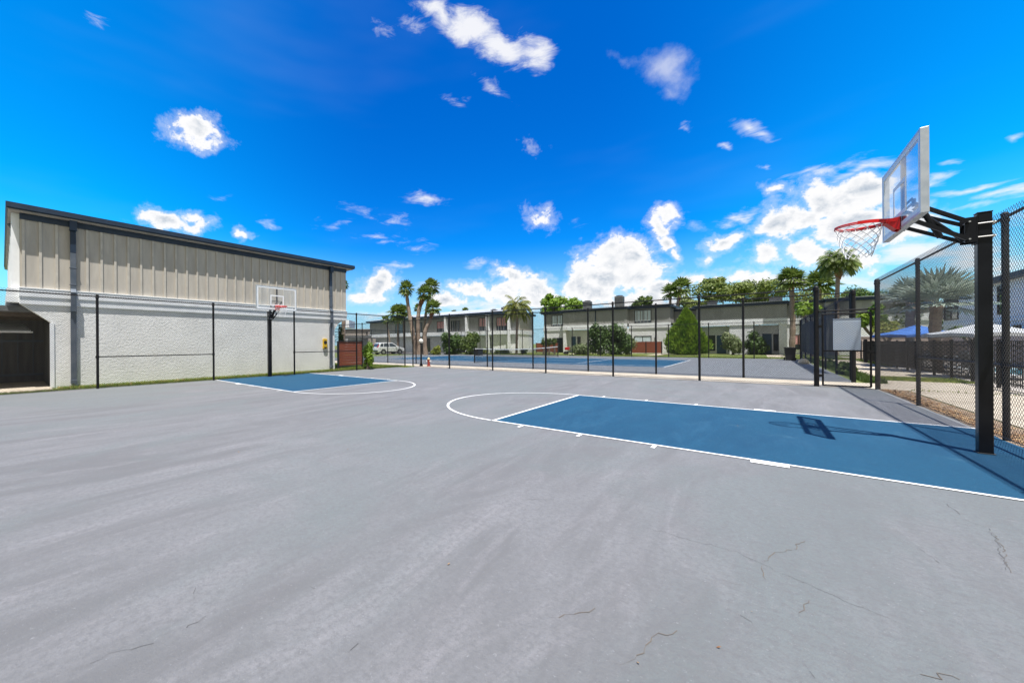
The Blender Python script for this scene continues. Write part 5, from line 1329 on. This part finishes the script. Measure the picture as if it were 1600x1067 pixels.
# shrubs at the town houses
t = None
def cone_bush(label, x, y0, y1, wpx, d, n, seed):
    rr = random.Random(seed); a = at(x, y1, d); top = at(x, y0, d); H_ = top.z; w = wpx / F * d
    t = thing('conifer_shrub', label, 'shrub', (a.x, a.y, 0)); b = MB()
    for i in range(n):
        z = rr.random() ** 1.2; an = rr.uniform(0, 6.283)
        prof = w * min(1, ((1 - z) * 1.42) ** .92) * (1 + .10 * math.sin(an * 3 + z * 9) + .07 * math.sin(an * 7 - z * 21))
        if z < .12: prof *= .82 + z * 1.5
        rad = prof * (1 - .30 * rr.random() ** 1.6 + .07 * rr.gauss(0, 1)) * (1 + .09 * math.sin(an * 11 + z * 33) * math.sin(z * 47 - an * 5)); p = Vector((a.x + rad * math.cos(an), a.y + rad * math.sin(an), H_ * z * .98 + .05))
        o = Vector((math.cos(an), math.sin(an), .5)).normalized(); dd = (o * .5 + Vector((rr.uniform(-.5, .5), rr.uniform(-.5, .5), .9))).normalized()
        nr = dd.cross(Vector((rr.uniform(-1, 1), rr.uniform(-1, 1), rr.uniform(-1, 1))))
        if nr.length > .05: leaf_card(b, p, dd, nr.normalized(), rr.uniform(.2, .42), .065)
    b.build('foliage', m_leafb, t); b = MB(); b.tube([(a.x, a.y, 0), (a.x, a.y, H_ * .8)], [w * .55, .05], 8); b.build('stem', m_leafd, t)
cone_bush('large bright green conical shrub in front of the town house corner', 1072.5, 484, 556, 25.5, 43, 16000, 61)
def shrub(label, x0, x1, y0, y1, d, n, size, mat, seed, **k): k.setdefault('sr', (.34, .55)); k.setdefault('flatb', 0); return ptree('shrub', label, 'shrub', x0, x1, y0, y1, d, n, size, mat, seed, **k)
shrub('round variegated shrub left of the navy door, right block', 1128, 1162, 519, 555, 41.6, 3600, .2, m_leafv, 62)
shrub('round green shrub between the variegated one and the second navy door', 1163, 1196, 517, 555, 41.2, 3600, .2, m_leafd, 63)
shrub('light green mounded shrub at the porch of the middle block', 893, 921, 536, 556, 44, 2200, .2, m_leafv, 64)
gS = 'tall dark shrubs covering the middle of the row'
shrub('tall dark shrub with loose arching leaves, left of the pair at the middle block', 918, 952, 502, 556, 43.5, 4200, .24, m_leafd, 65, nb=18, bark=m_whitebark, tr=.2, group=gS)
shrub('tall dark shrub, right of the pair at the middle block', 942, 986, 504, 556, 43.5, 5200, .24, m_leafd, 66, nb=18, group=gS)
shrub('pale flowering oleander at the corner of the middle block', 966, 992, 522, 556, 43.8, 1800, .2, m_leafv, 67)
shrub('grey green tall palm like shrub at the left block', 688, 722, 519, 556, 50, 3200, .28, m_leafd, 68)
shrub('bright green rounded shrub right of the grey green one, left block', 718, 752, 520, 556, 49, 3600, .24, m_leafm, 69)
shrub('yellow leaved low shrub beside the palm trunks', 672, 690, 539, 556, 49, 1500, .22, m_leafy, 70)
shrub('low hedge shrub under the window of the left block', 752, 764, 542, 556, 50, 700, .2, m_leafy, 71)
shrub('low shrub against the lit end wall of the left block', 812, 826, 545, 556, 49, 800, .2, m_leafd, 72)
shrub('low dark planting at the right porch of the left block', 772, 800, 545, 556, 50, 900, .2, m_leafm, 73)
shrub('leafy light green bush beside the brown slatted screen', 565, 585, 534, 580, 21.5, 3000, .10, m_leafb, 74, nb=16)
shrub('climbing plant on the dark pipe frame behind the screen', 527, 538, 508, 552, 23, 900, .10, m_leafm, 75)
shrub('dark shrub at the foot of the pale wall behind the grey umbrella', 1500, 1545, 505, 530, 20, 900, .13, m_leafd, 76)
shrub('clump of yellow green shrubs left of the blue umbrella', 1372, 1400, 500, 530, 27, 1600, .16, m_leafy, 77)
for k, (x0, x1) in enumerate(((845, 853), (853, 862), (862, 870))):
    shrub(('left', 'middle', 'right')[k] + ' one of three small potted shrubs rising over the brown patio fence', x0, x1, 528, 540, 46, 350, .16, m_leafm, 80 + k)
for k, (x0, x1, y0) in enumerate(((1288, 1306, 563), (1304, 1324, 566), (1318, 1332, 572))):
    shrub(('far', 'middle', 'near')[k] + ' clump of strappy leaves in the bed beside the tennis court edge', x0, x1, y0, 590, (24, 19, 16)[k], 900, .2, m_leafm, 90 + k)
